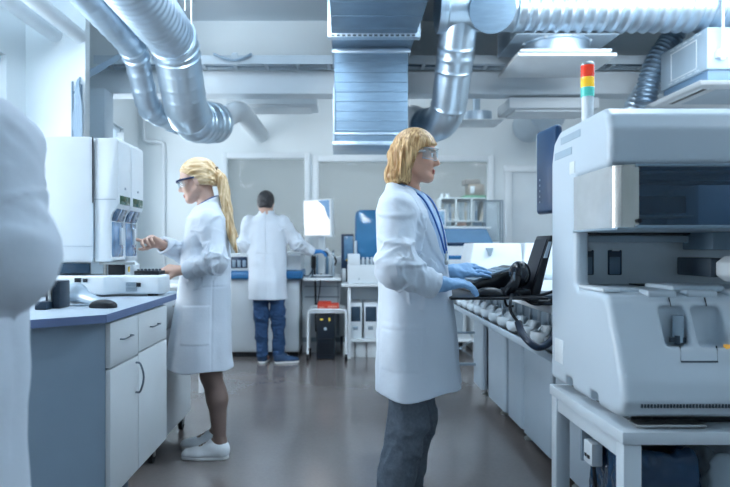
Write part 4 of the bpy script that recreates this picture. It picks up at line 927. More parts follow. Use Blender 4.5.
mouse(.585, 2.455, .995, .12, .06, .036, .15, 'black computer mouse under the gloved hand on the tray', BLACK)
t = thing('touch_screen', 'black touch screen leaning back on the long analyzer deck', 'touch screen', (.9, 2.6, .95))
b = B(); p0, p1 = Vector((.752, 0, .965)), Vector((.84, 0, lz(235, 2.52))); 
b.prism([(p0.x, p0.z), (p0.x + .04, p0.z - .004), (p1.x + .018, p1.z - .004), (p1.x, p1.z)], 'y', 2.50, 2.68, .008, 3); b.build('housing', BLACK, t)
b = B(); q0 = p0.lerp(p1, .3); q1 = p0.lerp(p1, .94)
b.prism([(q0.x - .001, q0.z), (q0.x - .004, q0.z), (q1.x - .004, q1.z), (q1.x - .001, q1.z)], 'y', 2.515, 2.665); b.build('screen', mat('dark_screen', '#0c1a2b', .45), t)
b = B(); q0 = p0.lerp(p1, .66); q1 = p0.lerp(p1, .9); b.prism([(q0.x + .002, q0.z), (q0.x + .016, q0.z), (q1.x + .013, q1.z), (q1.x + .002, q1.z)], 'y', 2.496, 2.502); b.build('side_plate', PALE, t)
b = B().box(.80, .90, 2.53, 2.66, .951, .97, .004); b.build('foot', BLACK, t)
t = thing('scanner_holder', 'black round handheld scanner on a stand beside the keyboard', 'scanner', (.76, 2.6, .95))
b = B().sphere((.725, 2.53, 1.08), .052, .85, .8, 1.05, 20); b.build('head', mat('scanner_black', '#0f1722', .2, coat=.4), t)
b = B().sweep(smooth_path([(.705, 2.5, 1.07), (.69, 2.49, 1.04), (.672, 2.5, 1.012), (.668, 2.51, 1.0)], 6), [.018 + .008 * (i % 18) / 18 for i in range(19)], 14); b.build('grip', BLACK, t)
b = B().box(.66, .76, 2.49, 2.6, .996, 1.02, .006); b.cyl((.73, 2.55, 1.01), (.73, 2.55, 1.06), .012, seg=12); b.build('stand', BLACK, t)
b = B().box(.686, .692, 2.474, 2.482, 1.035, 1.09, .002); b.build('trigger', GREY, t)
CAB2 = mat('cable_black', '#101822', .4)
for k, (pts, l, r) in enumerate((
    ([(.70, 2.49, .99), (.672, 2.46, 1.0), (.650, 2.39, .985), (.645, 2.375, .95), (.655, 2.365, .925), (.668, 2.36, .907)], 'black coiled cable dropping from the scanner into the thick hose', .006),
    ([(.72, 2.48, .98), (.80, 2.47, 1.0), (.88, 2.46, 1.03), (.95, 2.45, 1.06)], 'black cable running from the scanner across the touch screen foot', .006),
    ([(.70, 2.47, 1.0), (.75, 2.44, .965), (.80, 2.43, .97), (.85, 2.44, 1.0), (.9, 2.44, 1.03)], 'thin grey-black cable looping beside the touch screen foot', .004),
    ([(.66, 2.455, 1.03), (.645, 2.45, 1.0), (.65, 2.45, .96), (.68, 2.46, .955)], 'short black cable loop beside the keyboard box', .005))):
    tag(B().tube(pts, r, 8, 8).build('cable', CAB2), l, 'cable')
b = B().tube([(lx(518, 2.36), 2.36, lz(322, 2.36)), (lx(522, 2.33), 2.33, lz(333, 2.33)), (lx(530, 2.3), 2.28, lz(344, 2.28)), (lx(540, 2.28), 2.28, lz(347, 2.28)), (lx(550, 2.3), 2.29, lz(341, 2.29)), (lx(560, 2.3), 2.3, lz(325, 2.3))], .014, 12, 8)
tag(b.build('thick_hose', mat('hose_blue_black', '#182a40', .3)), 'thick dark hose looping from the tube rail behind the right analyzer', 'hose')
# monitor edge beside the right analyser
t = thing('tall_monitor', 'dark monitor seen nearly edge-on above the black touch screen', 'monitor', (.85, 2.42, .95))
Mm = Matrix.Translation((.80, 2.50, 1.485)) @ Matrix.Rotation(math.radians(-84), 4, 'Z')
B().box(-.018, .16, -.012, .02, -.165, .17, .015, 4, M=Mm).build('housing', mat('monitor_navy', '#1d4166', .3, var=.06), t)
B().box(-.024, -.014, -.008, .03, -.15, .165, .004, M=Mm).build('bezel', WHITE2, t)
b = B()
for i in range(5): b.box(.02, .026, -.0135, -.011, -.12 + i * .022, -.112 + i * .022, M=Mm)
b.build('buttons', PALE, t)
b = B().cyl((.90, 2.44, .95), (.90, 2.44, 1.45), .022, seg=16); b.box(.82, .92, 2.40, 2.48, 1.42, 1.46, .004); b.box(.86, .98, 2.40, 2.5, .951, .965, .004); b.build('stand', PALE, t)

# ================================================================== analyser on its table, right foreground
TW = mat('table_white', '#d2dde5', .4, var=.02)
t = thing('metal_table', 'white metal table carrying the big right analyzer', 'table', (1.1, 1.95, 0))
tx0, tx1, ty0, ty1 = .742, 1.62, 1.64, 2.22
b = B().box(tx0, tx1, ty0, ty1, .665, .70, .004); b.build('table_top', TW, t)
for (x, y) in ((tx0 + .005, ty0 + .005), (tx0 + .005, ty1 - .055), (tx1 - .055, ty0 + .005), (tx1 - .055, ty1 - .055)): B().box(x, x + .05, y, y + .05, 0, .665, .006).build('leg', TW, t)
b = B().box(tx0 + .012, tx0 + .035, ty0 + .05, ty1 - .05, .615, .667, .003); b.box(tx0 + .05, tx1 - .05, ty1 - .035, ty1 - .015, .615, .667, .003); b.box(tx1 - .035, tx1 - .012, ty0 + .05, ty1 - .05, .615, .667, .003); b.build('apron', TW, t)
b = B().box(tx0 + .012, tx0 + .035, ty0 + .05, ty1 - .05, .12, .16, .003); b.box(tx1 - .035, tx1 - .012, ty0 + .05, ty1 - .05, .12, .16, .003); b.build('lower_rail', TW, t)
# big analyser, right foreground
SHELL = mat('analyzer_shell', '#c3d0da', .38, var=.015, scale=3)
BAY = mat('bay_grey', '#d0dce4', .5, var=.03)
AX0, AX1 = .742, 1.56
t = thing('laboratory_analyzer', 'large boxy analyzer with tinted hood and open bay on the white metal table', 'analyzer', (1.1, 1.95, .70))
f = Field((AX0 - .03, 1.60, .70), (AX1 + .03, 2.30, 1.62), .0058)
C = [(2.205, .728), (1.69, .728), (1.645, .745), (1.632, .78), (1.642, .83), (1.732, 1.035), (1.75, 1.052), (1.80, 1.06), (1.955, 1.06), (1.972, 1.075), (1.972, 1.39), (1.955, 1.41), (1.742, 1.41), (1.724, 1.425), (1.716, 1.52), (1.735, 1.562), (1.775, 1.587), (2.12, 1.587), (2.18, 1.555), (2.205, 1.48)]
f.extr(C, AX0, AX1, .02)
f.box((1.2, 1.85, 1.235), (.415, .25, .17), .02, .004, 's')
for (xa, xb) in ((665, 691.5), (698, 727.5)):
    x0, x1 = lx(xa, 1.69), lx(xb, 1.69); f.box(((x0 + x1) / 2, 1.69, lz(327.5, 1.69)), ((x1 - x0) / 2, .06, .054), .014, .006, 's')
for (y0, y1) in ((1.80, 1.86), (2.0, 2.06)): f.box((AX0, (y0 + y1) / 2, .735), (.03, (y1 - y0) / 2, .028), .01, .006, 's')
f.build('housing', SHELL, t, relax=1)
B().box(.785, AX1 - .03, 2.085, 2.11, 1.05, 1.40, .003).build('bay_back', BAY, t)
b = B().box(.79, AX1 - .03, 2.03, 2.085, 1.205, 1.228, .004); b.build('bay_rail', mat('bay_rail_grey', '#9fb3c1', .35), t)
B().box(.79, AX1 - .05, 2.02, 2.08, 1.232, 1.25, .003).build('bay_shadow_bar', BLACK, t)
for (a, c) in ((584, 594), (608, 622)):
    s_ = B().box(lx(a, 2.08), lx(c, 2.08), 2.078, 2.086, lz(275, 2.08), lz(250, 2.08), .006, 3).build('slot', mat('slot_dark', '#2a4156', .25, var=.2), t)
    B().box(lx(a, 2.08) + .012, lx(c, 2.08) - .012, 2.068, 2.08, lz(251, 2.08), lz(249, 2.08), .002).build('slot_clip', WHITE2, s_)
    B().box(lx(a, 2.08) + .004, lx(c, 2.08) - .008, 2.074, 2.0785, lz(274, 2.08), lz(257, 2.08), .002).build('slot_insert', mat('slot_blue', '#5c7890', .3), s_)
b = B().box(lx(703, 1.95), AX1 - .03, 1.90, 2.07, lz(250, 1.92), lz(229, 1.92), .005); b.build('arm_block', mat('arm_grey', '#6f8799', .45), t)
b = B().box(lx(703, 1.92), lx(720, 1.92), 1.88, 2.07, lz(277, 1.9), lz(258, 1.9), .004); b.build('gripper', DGREY, t)
x0 = lx(721.5, 1.85); z0 = lz(268, 1.85)
b = B().prism([(x0, z0 - .022), (x0, z0 + .016), (x0 + .026, z0 + .036), (x0 + .1, z0 + .036), (x0 + .1, z0 - .042), (x0 + .026, z0 - .042)], 'y', 1.80, 1.88, .004); b.build('gripper_head', WHITE2, t)
b = B().box(.80, 1.2, 1.80, 2.06, 1.057, 1.066, .002); b.box(.95, 1.1, 1.78, 1.95, 1.06, 1.078, .006); b.build('deck_plate', PALE, t)
b = B().box(lx(636, 2.0), lx(651, 2.0), 1.98, 2.05, 1.066, 1.07); b.build('deck_slot', BLACK, t)
b = B()
for (x0, x1) in ((.86, .945), (.97, 1.06), (1.09, 1.2)): b.box(x0, x1, 1.745, 1.82, 1.045, 1.067, .008, 3)
b.build('tray_lips', SHELL, t)
b = B().box(AX0 + .008, .80, 1.78, 1.97, 1.06, 1.07, .003); b.build('deck_edge', WHITE2, t)
# hood: wraps from the left side round to the front
HOODM = mat('hood_silver', '#b3b3ae', .22, .75, var=.12, scale=5, stretch=(4, 4, 1))
def plan(pts, z0, z1, th, m, name, par, slope=None):
    b = B(); P = [Vector((p[0], p[1], 0)) for p in pts]; n = len(P); inn = []
    for i in range(n):
        d = (P[min(i + 1, n - 1)] - P[max(i - 1, 0)]).normalized(); inn.append(P[i] + Vector((-d.y, d.x, 0)) * th)
    rs = []
    for i in range(n): rs.append([(P[i].x, P[i].y, z0), (inn[i].x, inn[i].y, z0), (inn[i].x, inn[i].y, z1), (P[i].x, P[i].y, z1)])
    b.rings(rs); return b.build(name, m, par, 25)
hz0, hz1 = 1.243, 1.412
corner = [(.738 + .045 * (1 - math.cos(a)), 1.715 - .045 * math.sin(a)) for a in [PI / 2 * k / 8 for k in range(9)]]
hood = plan([(.742, 1.985), (.738, 1.90), (.738, 1.80)] + corner[:3], hz0, hz1, .006, clear('hood_side_clear', '#cfd5d7', .12, .72, '#cfd6da'), 'hood_side', t)
plan(corner[2:] + [(.800, 1.670)], hz0, hz1, .008, HOODM, 'hood_corner', t)
b = B().box(.738, AX1, 1.664, 1.985, hz0 - .007, hz0, .002); b.build('hood_floor', mat('hood_floor_grey', '#8ea1ae', .35), t)
B().box(.80, AX1, 1.670, 1.678, hz0, hz1).build('hood_window', clear('smoked_window', '#60788e', .04, .22, '#d2dee8'), t)
b = B().box(.79, AX1, 1.660, 1.672, hz0 - .004, hz0 + .006, .002); b.box(.79, AX1, 1.664, 1.674, hz1 - .006, hz1 + .002, .002); b.build('hood_trim', mat('trim_grey', '#7c909f', .3, .4), t)
B().box(.80, AX1 - .02, 1.90, 1.91, hz0, 1.405).build('hood_backplate', mat('inner_slate', '#9db4c8', .4, var=.2, scale=5), t)
b = B().box(lx(634, 1.8), lx(686, 1.8), 1.78, 1.88, lz(214, 1.8), lz(196, 1.8), .008); b.build('drive_unit', BLACK, t)
b = B().box(lx(633, 1.75), lx(692, 1.75), 1.74, 1.89, lz(217, 1.75), lz(215.5, 1.75), .002); b.build('drive_rail', STEEL, t)
b = B().box(lx(692, 1.75), lx(735, 1.75), 1.72, 1.89, hz0 + .003, lz(186, 1.75), .006); b.build('inner_panel', mat('inner_panel_blue', '#a0b6ca', .4), t)
b = B().cyl((lx(636.5, 1.68), 1.662, lz(221, 1.68)), (lx(636.5, 1.68), 1.672, lz(221, 1.68)), .006, seg=14); b.build('hood_screw', BLACK, t)
b = B().box(.805, 1.5, 1.72, 1.88, 1.392, 1.402, .002); b.cyl((.81, 1.76, 1.375), (1.5, 1.76, 1.36), .008, seg=10); b.build('gantry_bar', DGREY, t)
# front face details
def ff(z): return float(np.interp(z, [.78, .83, 1.035], [1.632, 1.642, 1.732]))      # front face depth at height z
b = B()
for i in range(84):
    x = lx(640, 1.64) + i * .0085
    if x < AX1 - .03: b.box(x, x + .0038, ff(.79) - .003, ff(.79) + .012, .766, .776)
b.build('vent_grille', DGREY, t)
b = B(); z0, z1 = lz(362, 1.66), lz(346, 1.68)
def seam(p, q, w=.0012):
    (x0, za), (x1, zc) = p, q; dx, dz = (w, 0) if abs(zc - za) > abs(x1 - x0) else (0, w)
    b.hexa([(x0 - dx, ff(za - dz) - .0012, za - dz), (x1 + dx, ff(zc - dz) - .0012, zc - dz), (x1 + dx, ff(zc - dz) + .006, zc - dz), (x0 - dx, ff(za - dz) + .006, za - dz),
            (x0 - dx, ff(za + dz) - .0012, za + dz), (x1 + dx, ff(zc + dz) - .0012, zc + dz), (x1 + dx, ff(zc + dz) + .006, zc + dz), (x0 - dx, ff(za + dz) + .006, za + dz)])
xa, xb, xc, xd = lx(682, 1.66), lx(719, 1.66), lx(680.5, 1.68), lx(717, 1.68)
seam((xa, z0), (xb, z0), .0022); seam((xa, z0), (xc, z1)); seam((xb, z0), (xd, z1)); seam((lx(672, 1.72), lz(298, 1.72)), (lx(674, 1.71), lz(307, 1.71))); seam((lx(708, 1.72), lz(298, 1.72)), (lx(710, 1.71), lz(307, 1.71)))
b.build('panel_seam', DGREY, t)
B().cyl((lx(679, 1.72), 1.725, .925), (lx(679, 1.72), 1.725, 1.0), .015, seg=20).build('pocket_tube', mat('tube_milky', '#9db3c3', .25), t)
b = B().box(lx(673, 1.7), lx(689, 1.7), 1.712, 1.722, .925, .94, .002); b.box(lx(678, 1.7), lx(682, 1.7), 1.708, 1.722, .92, .945, .002); b.build('pocket_clip', DGREY, t)
b = B().box(lx(728, 1.67), lx(735, 1.67), ff(.92) - .002, ff(.92) + .01, .905, .925, .001); b.build('indicator', mat('amber', '#d8a64a', .4, emit='#d8a64a', estr=.4), t)
# left side details
b = B(); b.box(AX0 - .0015, AX0 + .004, 2.0, 2.16, 1.49, 1.514)
b.box(AX0 - .0015, AX0 + .004, 1.93, 2.10, 1.535, 1.558); b.build('side_vents', mat('vent_pale', '#9fb2c0', .5), t)
B().box(AX0 - .0015, AX0 + .003, 1.975, 2.02, 1.425, 1.465, .001).build('side_label', WHITE, t)
B().box(AX0 - .0015, AX0 + .003, 2.08, 2.16, .795, .875, .001).build('rating_label', WHITE, t)
b = B().box(AX0 + .06, AX1 - .06, 1.72, 2.2, .704, .735, .003); b.build('base_plate', BLACK, t)
for (x, y) in ((.84, 1.74), (1.5, 1.74), (.84, 2.16), (1.5, 2.16)): B().lathe((x, y, .70), [(0, 0), (.03, 0), (.03, .02), (.02, .03), (0, .03)], 16).build('foot', RUBBER, t)
b = B().box(AX0 + .05, .98, 1.665, 1.72, .704, .712, .003); b.box(1.1, 1.35, 1.665, 1.72, .71, .728, .004); b.build('front_bracket', STEEL, t)
# signal tower
sx, sy_, sr = lx(587.5, 2.08), 2.08, .0215
tw = B().lathe((sx, sy_, 1.58), [(0, 0), (.03, 0), (.03, .008), (.019, .014), (.019, .113), (0, .113)], 24).build('signal_tower', mat('tower_white', '#dfe6ea', .3), t)
zz = 1.693
for (nm, col, e, h) in (('green_lamp', '#49b7ad', .35, .031), ('yellow_lamp', '#e8b92e', .35, .034), ('red_lamp', '#d4391f', .35, .040)):
    b = B(); prof = [(0, 0), (sr, 0)]
    for i in range(6): prof += [(sr + .0012 * (i % 2), h * (i + .5) / 6)]
    b.lathe((sx, sy_, zz), prof + [(sr, h), (0, h)], 28).build(nm, mat('lamp_' + nm, col, .15, var=.08, emit=col, estr=e, coat=.5), tw); zz += h
B().lathe((sx, sy_, zz), [(0, 0), (sr + .001, 0), (sr + .001, .005), (sr - .004, .011), (0, .012)], 24).build('tower_cap', STEEL, tw)
# under the table
def bag(name, label, x0, x1, y0, y1, h, m, mb):
    t = thing(name, label, 'waste bin', ((x0 + x1) / 2, (y0 + y1) / 2, 0)); cx, cy = (x0 + x1) / 2, (y0 + y1) / 2; hx, hy = (x1 - x0) / 2, (y1 - y0) / 2
    B().prism([(x0 + .02, 0), (x1 - .02, 0), (x1, h - .03), (x0, h - .03)], 'y', y0 + .01, y1 - .01, .01).build('bin', mb, t)
    f = Field((x0 - .05, y0 - .05, h - .4), (x1 + .05, y1 + .05, h + .05), .006)
    f.box((cx, cy, h - .17), (hx + .012, hy + .012, .18), .03)
    def cr(D, x, y, z): return D + .018 * (np.abs(vnoise(x, y, z * .35, 13)) - .3) + .011 * (np.abs(vnoise(x + 3, y, z * .5, 30)) - .3) + .004 * vnoise(x, y, z, 70)
    f.all(cr); f.box((cx, cy, h + .02), (hx - .02, hy - .02, .08), .02, .01, 's'); f.build('liner_bag', m, t); return t
bag('waste_bin', 'tall bin lined with shiny black bag under the metal table', .825, 1.0, 1.75, 2.05, .61, mat('black_bag', '#24405c', .2, var=.3), DGREY)
bag('waste_bin', 'bin lined with clear plastic bag at the right under the metal table', 1.05, 1.30, 1.72, 2.02, .60, mat('clear_bag', '#a9bcc8', .15, var=.1, alpha=.75), PALE)
t = thing('control_box', 'small white control box hanging under the left edge of the metal table', 'box', (.78, 1.95, .52))
B().box(.765, .80, 1.90, 1.965, .515, .585, .005).build('case', WHITE2, t); B().box(.762, .803, 1.97, 1.985, .51, .664, .002).build('bracket', GREY, t)
b = B().box(.7615, .766, 1.915, 1.93, .535, .545); b.box(.7615, .766, 1.94, 1.95, .535, .545); b.build('sockets', BLACK, t)
B().tube([(.78, 1.92, .515), (.78, 1.91, .45), (.785, 1.92, .3), (.79, 1.93, .02)], .006, 8, 6).build('cord', BLACK, t)
# ================================================================== people
SKIN = mat('skin', '#d8a78f', .5, var=.04, scale=30, sss=.08)
SKIN2 = mat('skin_fair', '#cba898', .5, var=.04, scale=30, sss=.08)
LIP = mat('lip_red', '#9a5048', .35, var=.05); LIP2 = mat('lip_pink', '#b77a70', .4, var=.05)
EYE = mat('eye_white', '#dfe3e4', .2); IRIS = mat('iris', '#3a4b52', .2); BROW = mat('brow_brown', '#7d6347', .7)
COAT = mat('lab_coat_cotton', '#d3dde8', .85, var=.02, scale=5, bump=.12, bscale=55)
SHIRT = mat('shirt_blue', '#a3bfdb', .8, var=.25, scale=60, stretch=(1, 1, .05))
GLOVE = mat('nitrile_glove_pale', '#86b3dd', .45, var=.05, bump=.1, bscale=90)
GLOVEB = mat('nitrile_glove_blue', '#2f7fc4', .45, var=.05, bump=.1, bscale=90)
TROUS = mat('grey_trousers', '#646f7b', .85, var=.12, scale=90, bump=.15, bscale=120)
JEANS = mat('blue_jeans', '#27456a', .85, var=.18, scale=40, bump=.2, bscale=100)
STOCK = mat('brown_stocking', '#7d6a62', .6, var=.05)
SHOEW = mat('white_canvas', '#dde4e9', .7, var=.03, bump=.1, bscale=120)
SHOEB = mat('navy_canvas', '#26405f', .75, var=.1, bump=.1, bscale=120)
SOLE = mat('white_sole', '#e8edf0', .6)
def hair_mat(name, c0, c1, sc):
    m = bpy.data.materials.new(name); m.use_nodes = True; nt = m.node_tree; N = nt.nodes; L = nt.links; b = N['Principled BSDF']
    tc = N.new('ShaderNodeTexCoord'); mp = N.new('ShaderNodeMapping'); mp.inputs['Scale'].default_value = sc; L.new(tc.outputs['Object'], mp.inputs[0])
    nz = N.new('ShaderNodeTexNoise'); nz.inputs['Scale'].default_value = 1; nz.inputs['Detail'].default_value = 3; L.new(mp.outputs[0], nz.inputs[0])
    cr = N.new('ShaderNodeValToRGB'); cr.color_ramp.elements[0].position = .35; cr.color_ramp.elements[1].position = .66
    cr.color_ramp.elements[0].color = lin(c0); cr.color_ramp.elements[1].color = lin(c1); L.new(nz.outputs['Fac'], cr.inputs[0]); L.new(cr.outputs[0], b.inputs['Base Color'])
    bp = N.new('ShaderNodeBump'); bp.inputs['Strength'].default_value = .2; bp.inputs['Distance'].default_value = .003; L.new(nz.outputs['Fac'], bp.inputs['Height']); L.new(bp.outputs[0], b.inputs['Normal'])
    b.inputs['Roughness'].default_value = .42; return m
HAIRB = hair_mat('hair_golden', '#9a6d3c', '#dfbc88', (130, 130, 5))
HAIRL = hair_mat('hair_pale_blonde', '#b08a58', '#eed8b2', (90, 90, 9))
HAIRL2 = hair_mat('hair_pale_swept', '#b48f5c', '#eed8b2', (8, 70, 70))
HAIRD = hair_mat('hair_dark', '#181a1e', '#34353a', (120, 120, 30))

def basis(fwd, up=(0, 0, 1)):
    f = np.array(fwd, float); f /= np.linalg.norm(f); u = np.array(up, float); u -= f * (u @ f); u /= np.linalg.norm(u); s = np.cross(u, f)
    return f, s, u                                   # forward, left, up
class Head:
    def __init__(h, o, fwd, roll=0, sc=1.0):
        h.o = np.array(o, float); h.f, h.s, h.u = basis(fwd); h.sc = sc; h.A = np.array([h.f, h.s, h.u], np.float32)
    def w(h, f, s, u): return h.o + (h.f * f + h.s * s + h.u * u) * h.sc
    def loc(h, x, y, z):
        p = (x - h.o[0], y - h.o[1], z - h.o[2]); return [(p[0] * a[0] + p[1] * a[1] + p[2] * a[2]) / h.sc for a in (h.f, h.s, h.u)]
    def build(h, F, neck, rn=.052, female=True):
        S = h.sc; E = lambda c, r, k=.012, op='u': F.ell(h.w(*c), [v * S for v in r], h.A, k, op)
        Cp = lambda a, b, r0, r1, k=.012: F.cap(h.w(*a), h.w(*b), r0 * S, r1 * S, k)
        F.cap(h.w(-.03, 0, -.045), neck, rn, rn * 1.12, .03)
        E((-.012, 0, .03), (.098, .076, .087)); E((.032, 0, -.03), (.058, .06, .082), .02)
        for s in (-1, 1):
            Cp((-.005, s * .056, -.05), (.062, s * .018, -.098), .017, .015, .03); E((.055, s * .036, -.03), (.026, .024, .026), .02)
            E((-.012, s * .077, -.012), (.019, .008, .031), .006)
        E((.07, 0, -.1), (.02, .02, .017), .02)
        Cp((.084, -.028, .02), (.084, .028, .02), .009, .009, .015)
        for s in (-1, 1): E((.1, s * .033, .001), (.02, .02, .013), .012, 's')
        Cp((.083, 0, .008), (.106, 0, -.032), .0075, .0115, .012)
        for s in (-1, 1): E((.093, s * .011, -.038), (.011, .008, .008), .006); E((.074, s * .031, .001), (.0135, .0135, .0125), .002)
        E((.0885, 0, -.0655), (.009, .022, .006), .005); E((.087, 0, -.0765), (.0095, .019, .0068), .005)
        F.cap(h.w(.1, -.014, -.0708), h.w(.1, .014, -.0708), .0014, None, .003, 's')
    def facemat(h, c):
        f, s, u = h.loc(c[:, 0], c[:, 1], c[:, 2]); m = np.zeros(len(c), int)
        m[(np.abs(s) < .019) & (u > -.0815) & (u < -.0615) & (f > .0855)] = 1
        e = (f - .074) ** 2 + (np.abs(s) - .031) ** 2 + (u - .001) ** 2; m[(e < .0148 ** 2) & (np.abs(u) < .0085) & (f > .078)] = 2
        m[(e < .0148 ** 2) & (np.abs(u) < .006) & (np.abs(np.abs(s) - .031) < .0055) & (f > .08)] = 3
        m[(f > .06) & (np.abs(np.abs(s) - .031) < .02) & (np.abs(u - .021) < .0045)] = 4
        return m
def hand(F, w, d, up, thumb, curl, sc=1.0, splay=.1, thumb_curl=.35, r=1.0):
    """palm and five bent fingers; w wrist, d forward, up back of the hand, thumb +1 on the left of d seen from the back"""
    d = np.array(d, float); d /= np.linalg.norm(d); up = np.array(up, float); up -= d * (up @ d); up /= np.linalg.norm(up); sd = np.cross(up, d) * thumb
    w = np.array(w, float); fl = (up, .62)
    offs = (.029, .010, -.010, -.028); Ls = ((.043, .026, .021), (.047, .030, .022), (.043, .028, .021), (.034, .021, .018)); kn = (.086, .089, .085, .077)
    F.cap(w - d * .03 * sc, w + d * .015 * sc, .027 * sc, .028 * sc, .01, flat=(up, .72))
    for i in range(4):
        k = w + (d * kn[i] + sd * offs[i]) * sc
        F.cap(w + sd * offs[i] * .55 * sc + d * .01, k, .0155 * sc, .0125 * sc, .016)
        a = splay * (1.2, .35, -.45, -1.2)[i]; dr = d * math.cos(a) + sd * math.sin(a); p = k; ang = 0
        c3 = curl[i]
        for j in range(3):
            ang += c3[j]; q = p + (dr * math.cos(ang) - up * math.sin(ang)) * Ls[i][j] * sc
            F.cap(p, q, (.0100, .0092, .0084)[j] * sc * r, (.0094, .0086, .0072)[j] * sc * r, .0035); p = q
    b = w + (d * .022 + sd * .026 - up * .004) * sc
    t1 = d * .62 + sd * .72 - up * .25; t1 /= np.linalg.norm(t1); p1 = b + t1 * .042 * sc
    t2 = d * (.8 + .0) + sd * (.55 - thumb_curl) - up * .3; t2 /= np.linalg.norm(t2); p2 = p1 + t2 * .031 * sc
    t3 = d * .9 + sd * (.35 - thumb_curl) - up * .35; t3 /= np.linalg.norm(t3); p3 = p2 + t3 * .025 * sc
    F.cap(w + d * .012 * sc + sd * .012 * sc, p1, .017 * sc, .0125 * sc, .014); F.cap(p1, p2, .0115 * sc * r, .0102 * sc * r, .004); F.cap(p2, p3, .0102 * sc * r, .0082 * sc * r, .004)
    return p3
def limb_fold(F, a, b, amp, n, seed):
    pass
def sleeve(F, sh, el, wr, r, seed=0, k=.03, amp=1.0, flare=1.0):
    """one tapered sleeve; creases bunch at the elbow and cuff"""
    sh, el, wr = [np.array(p, float) for p in (sh, el, wr)]
    F.cap(sh, el, r[0], r[1], k); F.cap(el, wr, r[1], r[2], .035)
    R = r[0] + .04; lo = np.minimum(np.minimum(sh, el), wr) - R; hi = np.maximum(np.maximum(sh, el), wr) + R
    sl, x, y, z = F.blk(lo, hi); D = F.D[sl]
    for (a, b, sgn) in ((sh, el, 1), (el, wr, -1)):
        d = b - a; L = np.linalg.norm(d); d = d / L; px, py, pz = x - a[0], y - a[1], z - a[2]
        t = (px * d[0] + py * d[1] + pz * d[2]) / L; rad = np.sqrt((px - t * L * d[0]) ** 2 + (py - t * L * d[1]) ** 2 + (pz - t * L * d[2]) ** 2)
        near = np.exp(-((t - (1 if sgn > 0 else 0)) / .42) ** 2) + .35 * np.exp(-((t - (0.1 if sgn > 0 else .95)) / .3) ** 2) + .22
        win = np.clip((t + .15) / .15, 0, 1) * np.clip((1.15 - t) / .15, 0, 1) * (rad < r[0] + .05)
        c1 = vnoise(x + seed, y + t * .12, z + t * .10 + seed, 9); c2 = vnoise(x * .55 + seed, y * .55 + t * .22, z * .9 + t * .2, 15); c3 = vnoise(x * .7 - seed, y * .7 - t * .2, z + t * .15 + seed, 24)
        D = D + win * near * amp * (.007 * c1 - .011 * np.exp(-(c2 / .16) ** 2) - .005 * np.exp(-(c3 / .2) ** 2))
    F.D[sl] = D
def cutaway(F, p, n, r):
    """cuts a clean opening (flat end) at p with normal n for a cuff"""
    p = np.array(p, float); n = np.array(n, float); n /= np.linalg.norm(n)
    def fn(x, y, z):
        h = (x - p[0]) * n[0] + (y - p[1]) * n[1] + (z - p[2]) * n[2]; q = (x - p[0]) ** 2 + (y - p[1]) ** 2 + (z - p[2]) ** 2
        return np.maximum(-h, np.sqrt(np.maximum(q - h * h, 0)) - r)
    F.put(fn, p - .08, p + .08, .004, 's')
def cuff_hole(F, wr, dirv, r): F.cap(np.array(wr) - np.array(dirv) * .03, np.array(wr) + np.array(dirv) * .08, r, None, .004, 's')
def coat_folds(amp, n, seed, z0, z1, side=0):
    def fn(th, z, f, w):
        g = np.clip((z1 - z) / (z1 - z0), 0, 1)
        return amp * g * (np.sin(n * th + seed + 1.5 * np.sin(5 * z + seed)) + .6 * np.sin((n * 1.7) * th - seed * 2 + 3 * z)) + .007 * vnoise(th * .12 + seed, z * .5, z * 0, 9) + .004 * vnoise(th * .2 - seed, z * 1.4, th * .1, 11)
    return fn
def hollow(F, zs, cx, cy, a, b, fwd, hem, hi=.1):
    F.column([hem - .05, hem + hi], *[[float(np.interp(hem, zs, v)), float(np.interp(hem + hi, zs, v))] for v in (cx, cy)], *[[float(np.interp(hem, zs, v)) - .014, float(np.interp(hem + hi, zs, v)) - .03] for v in (a, b)], fwd, .006, 's')
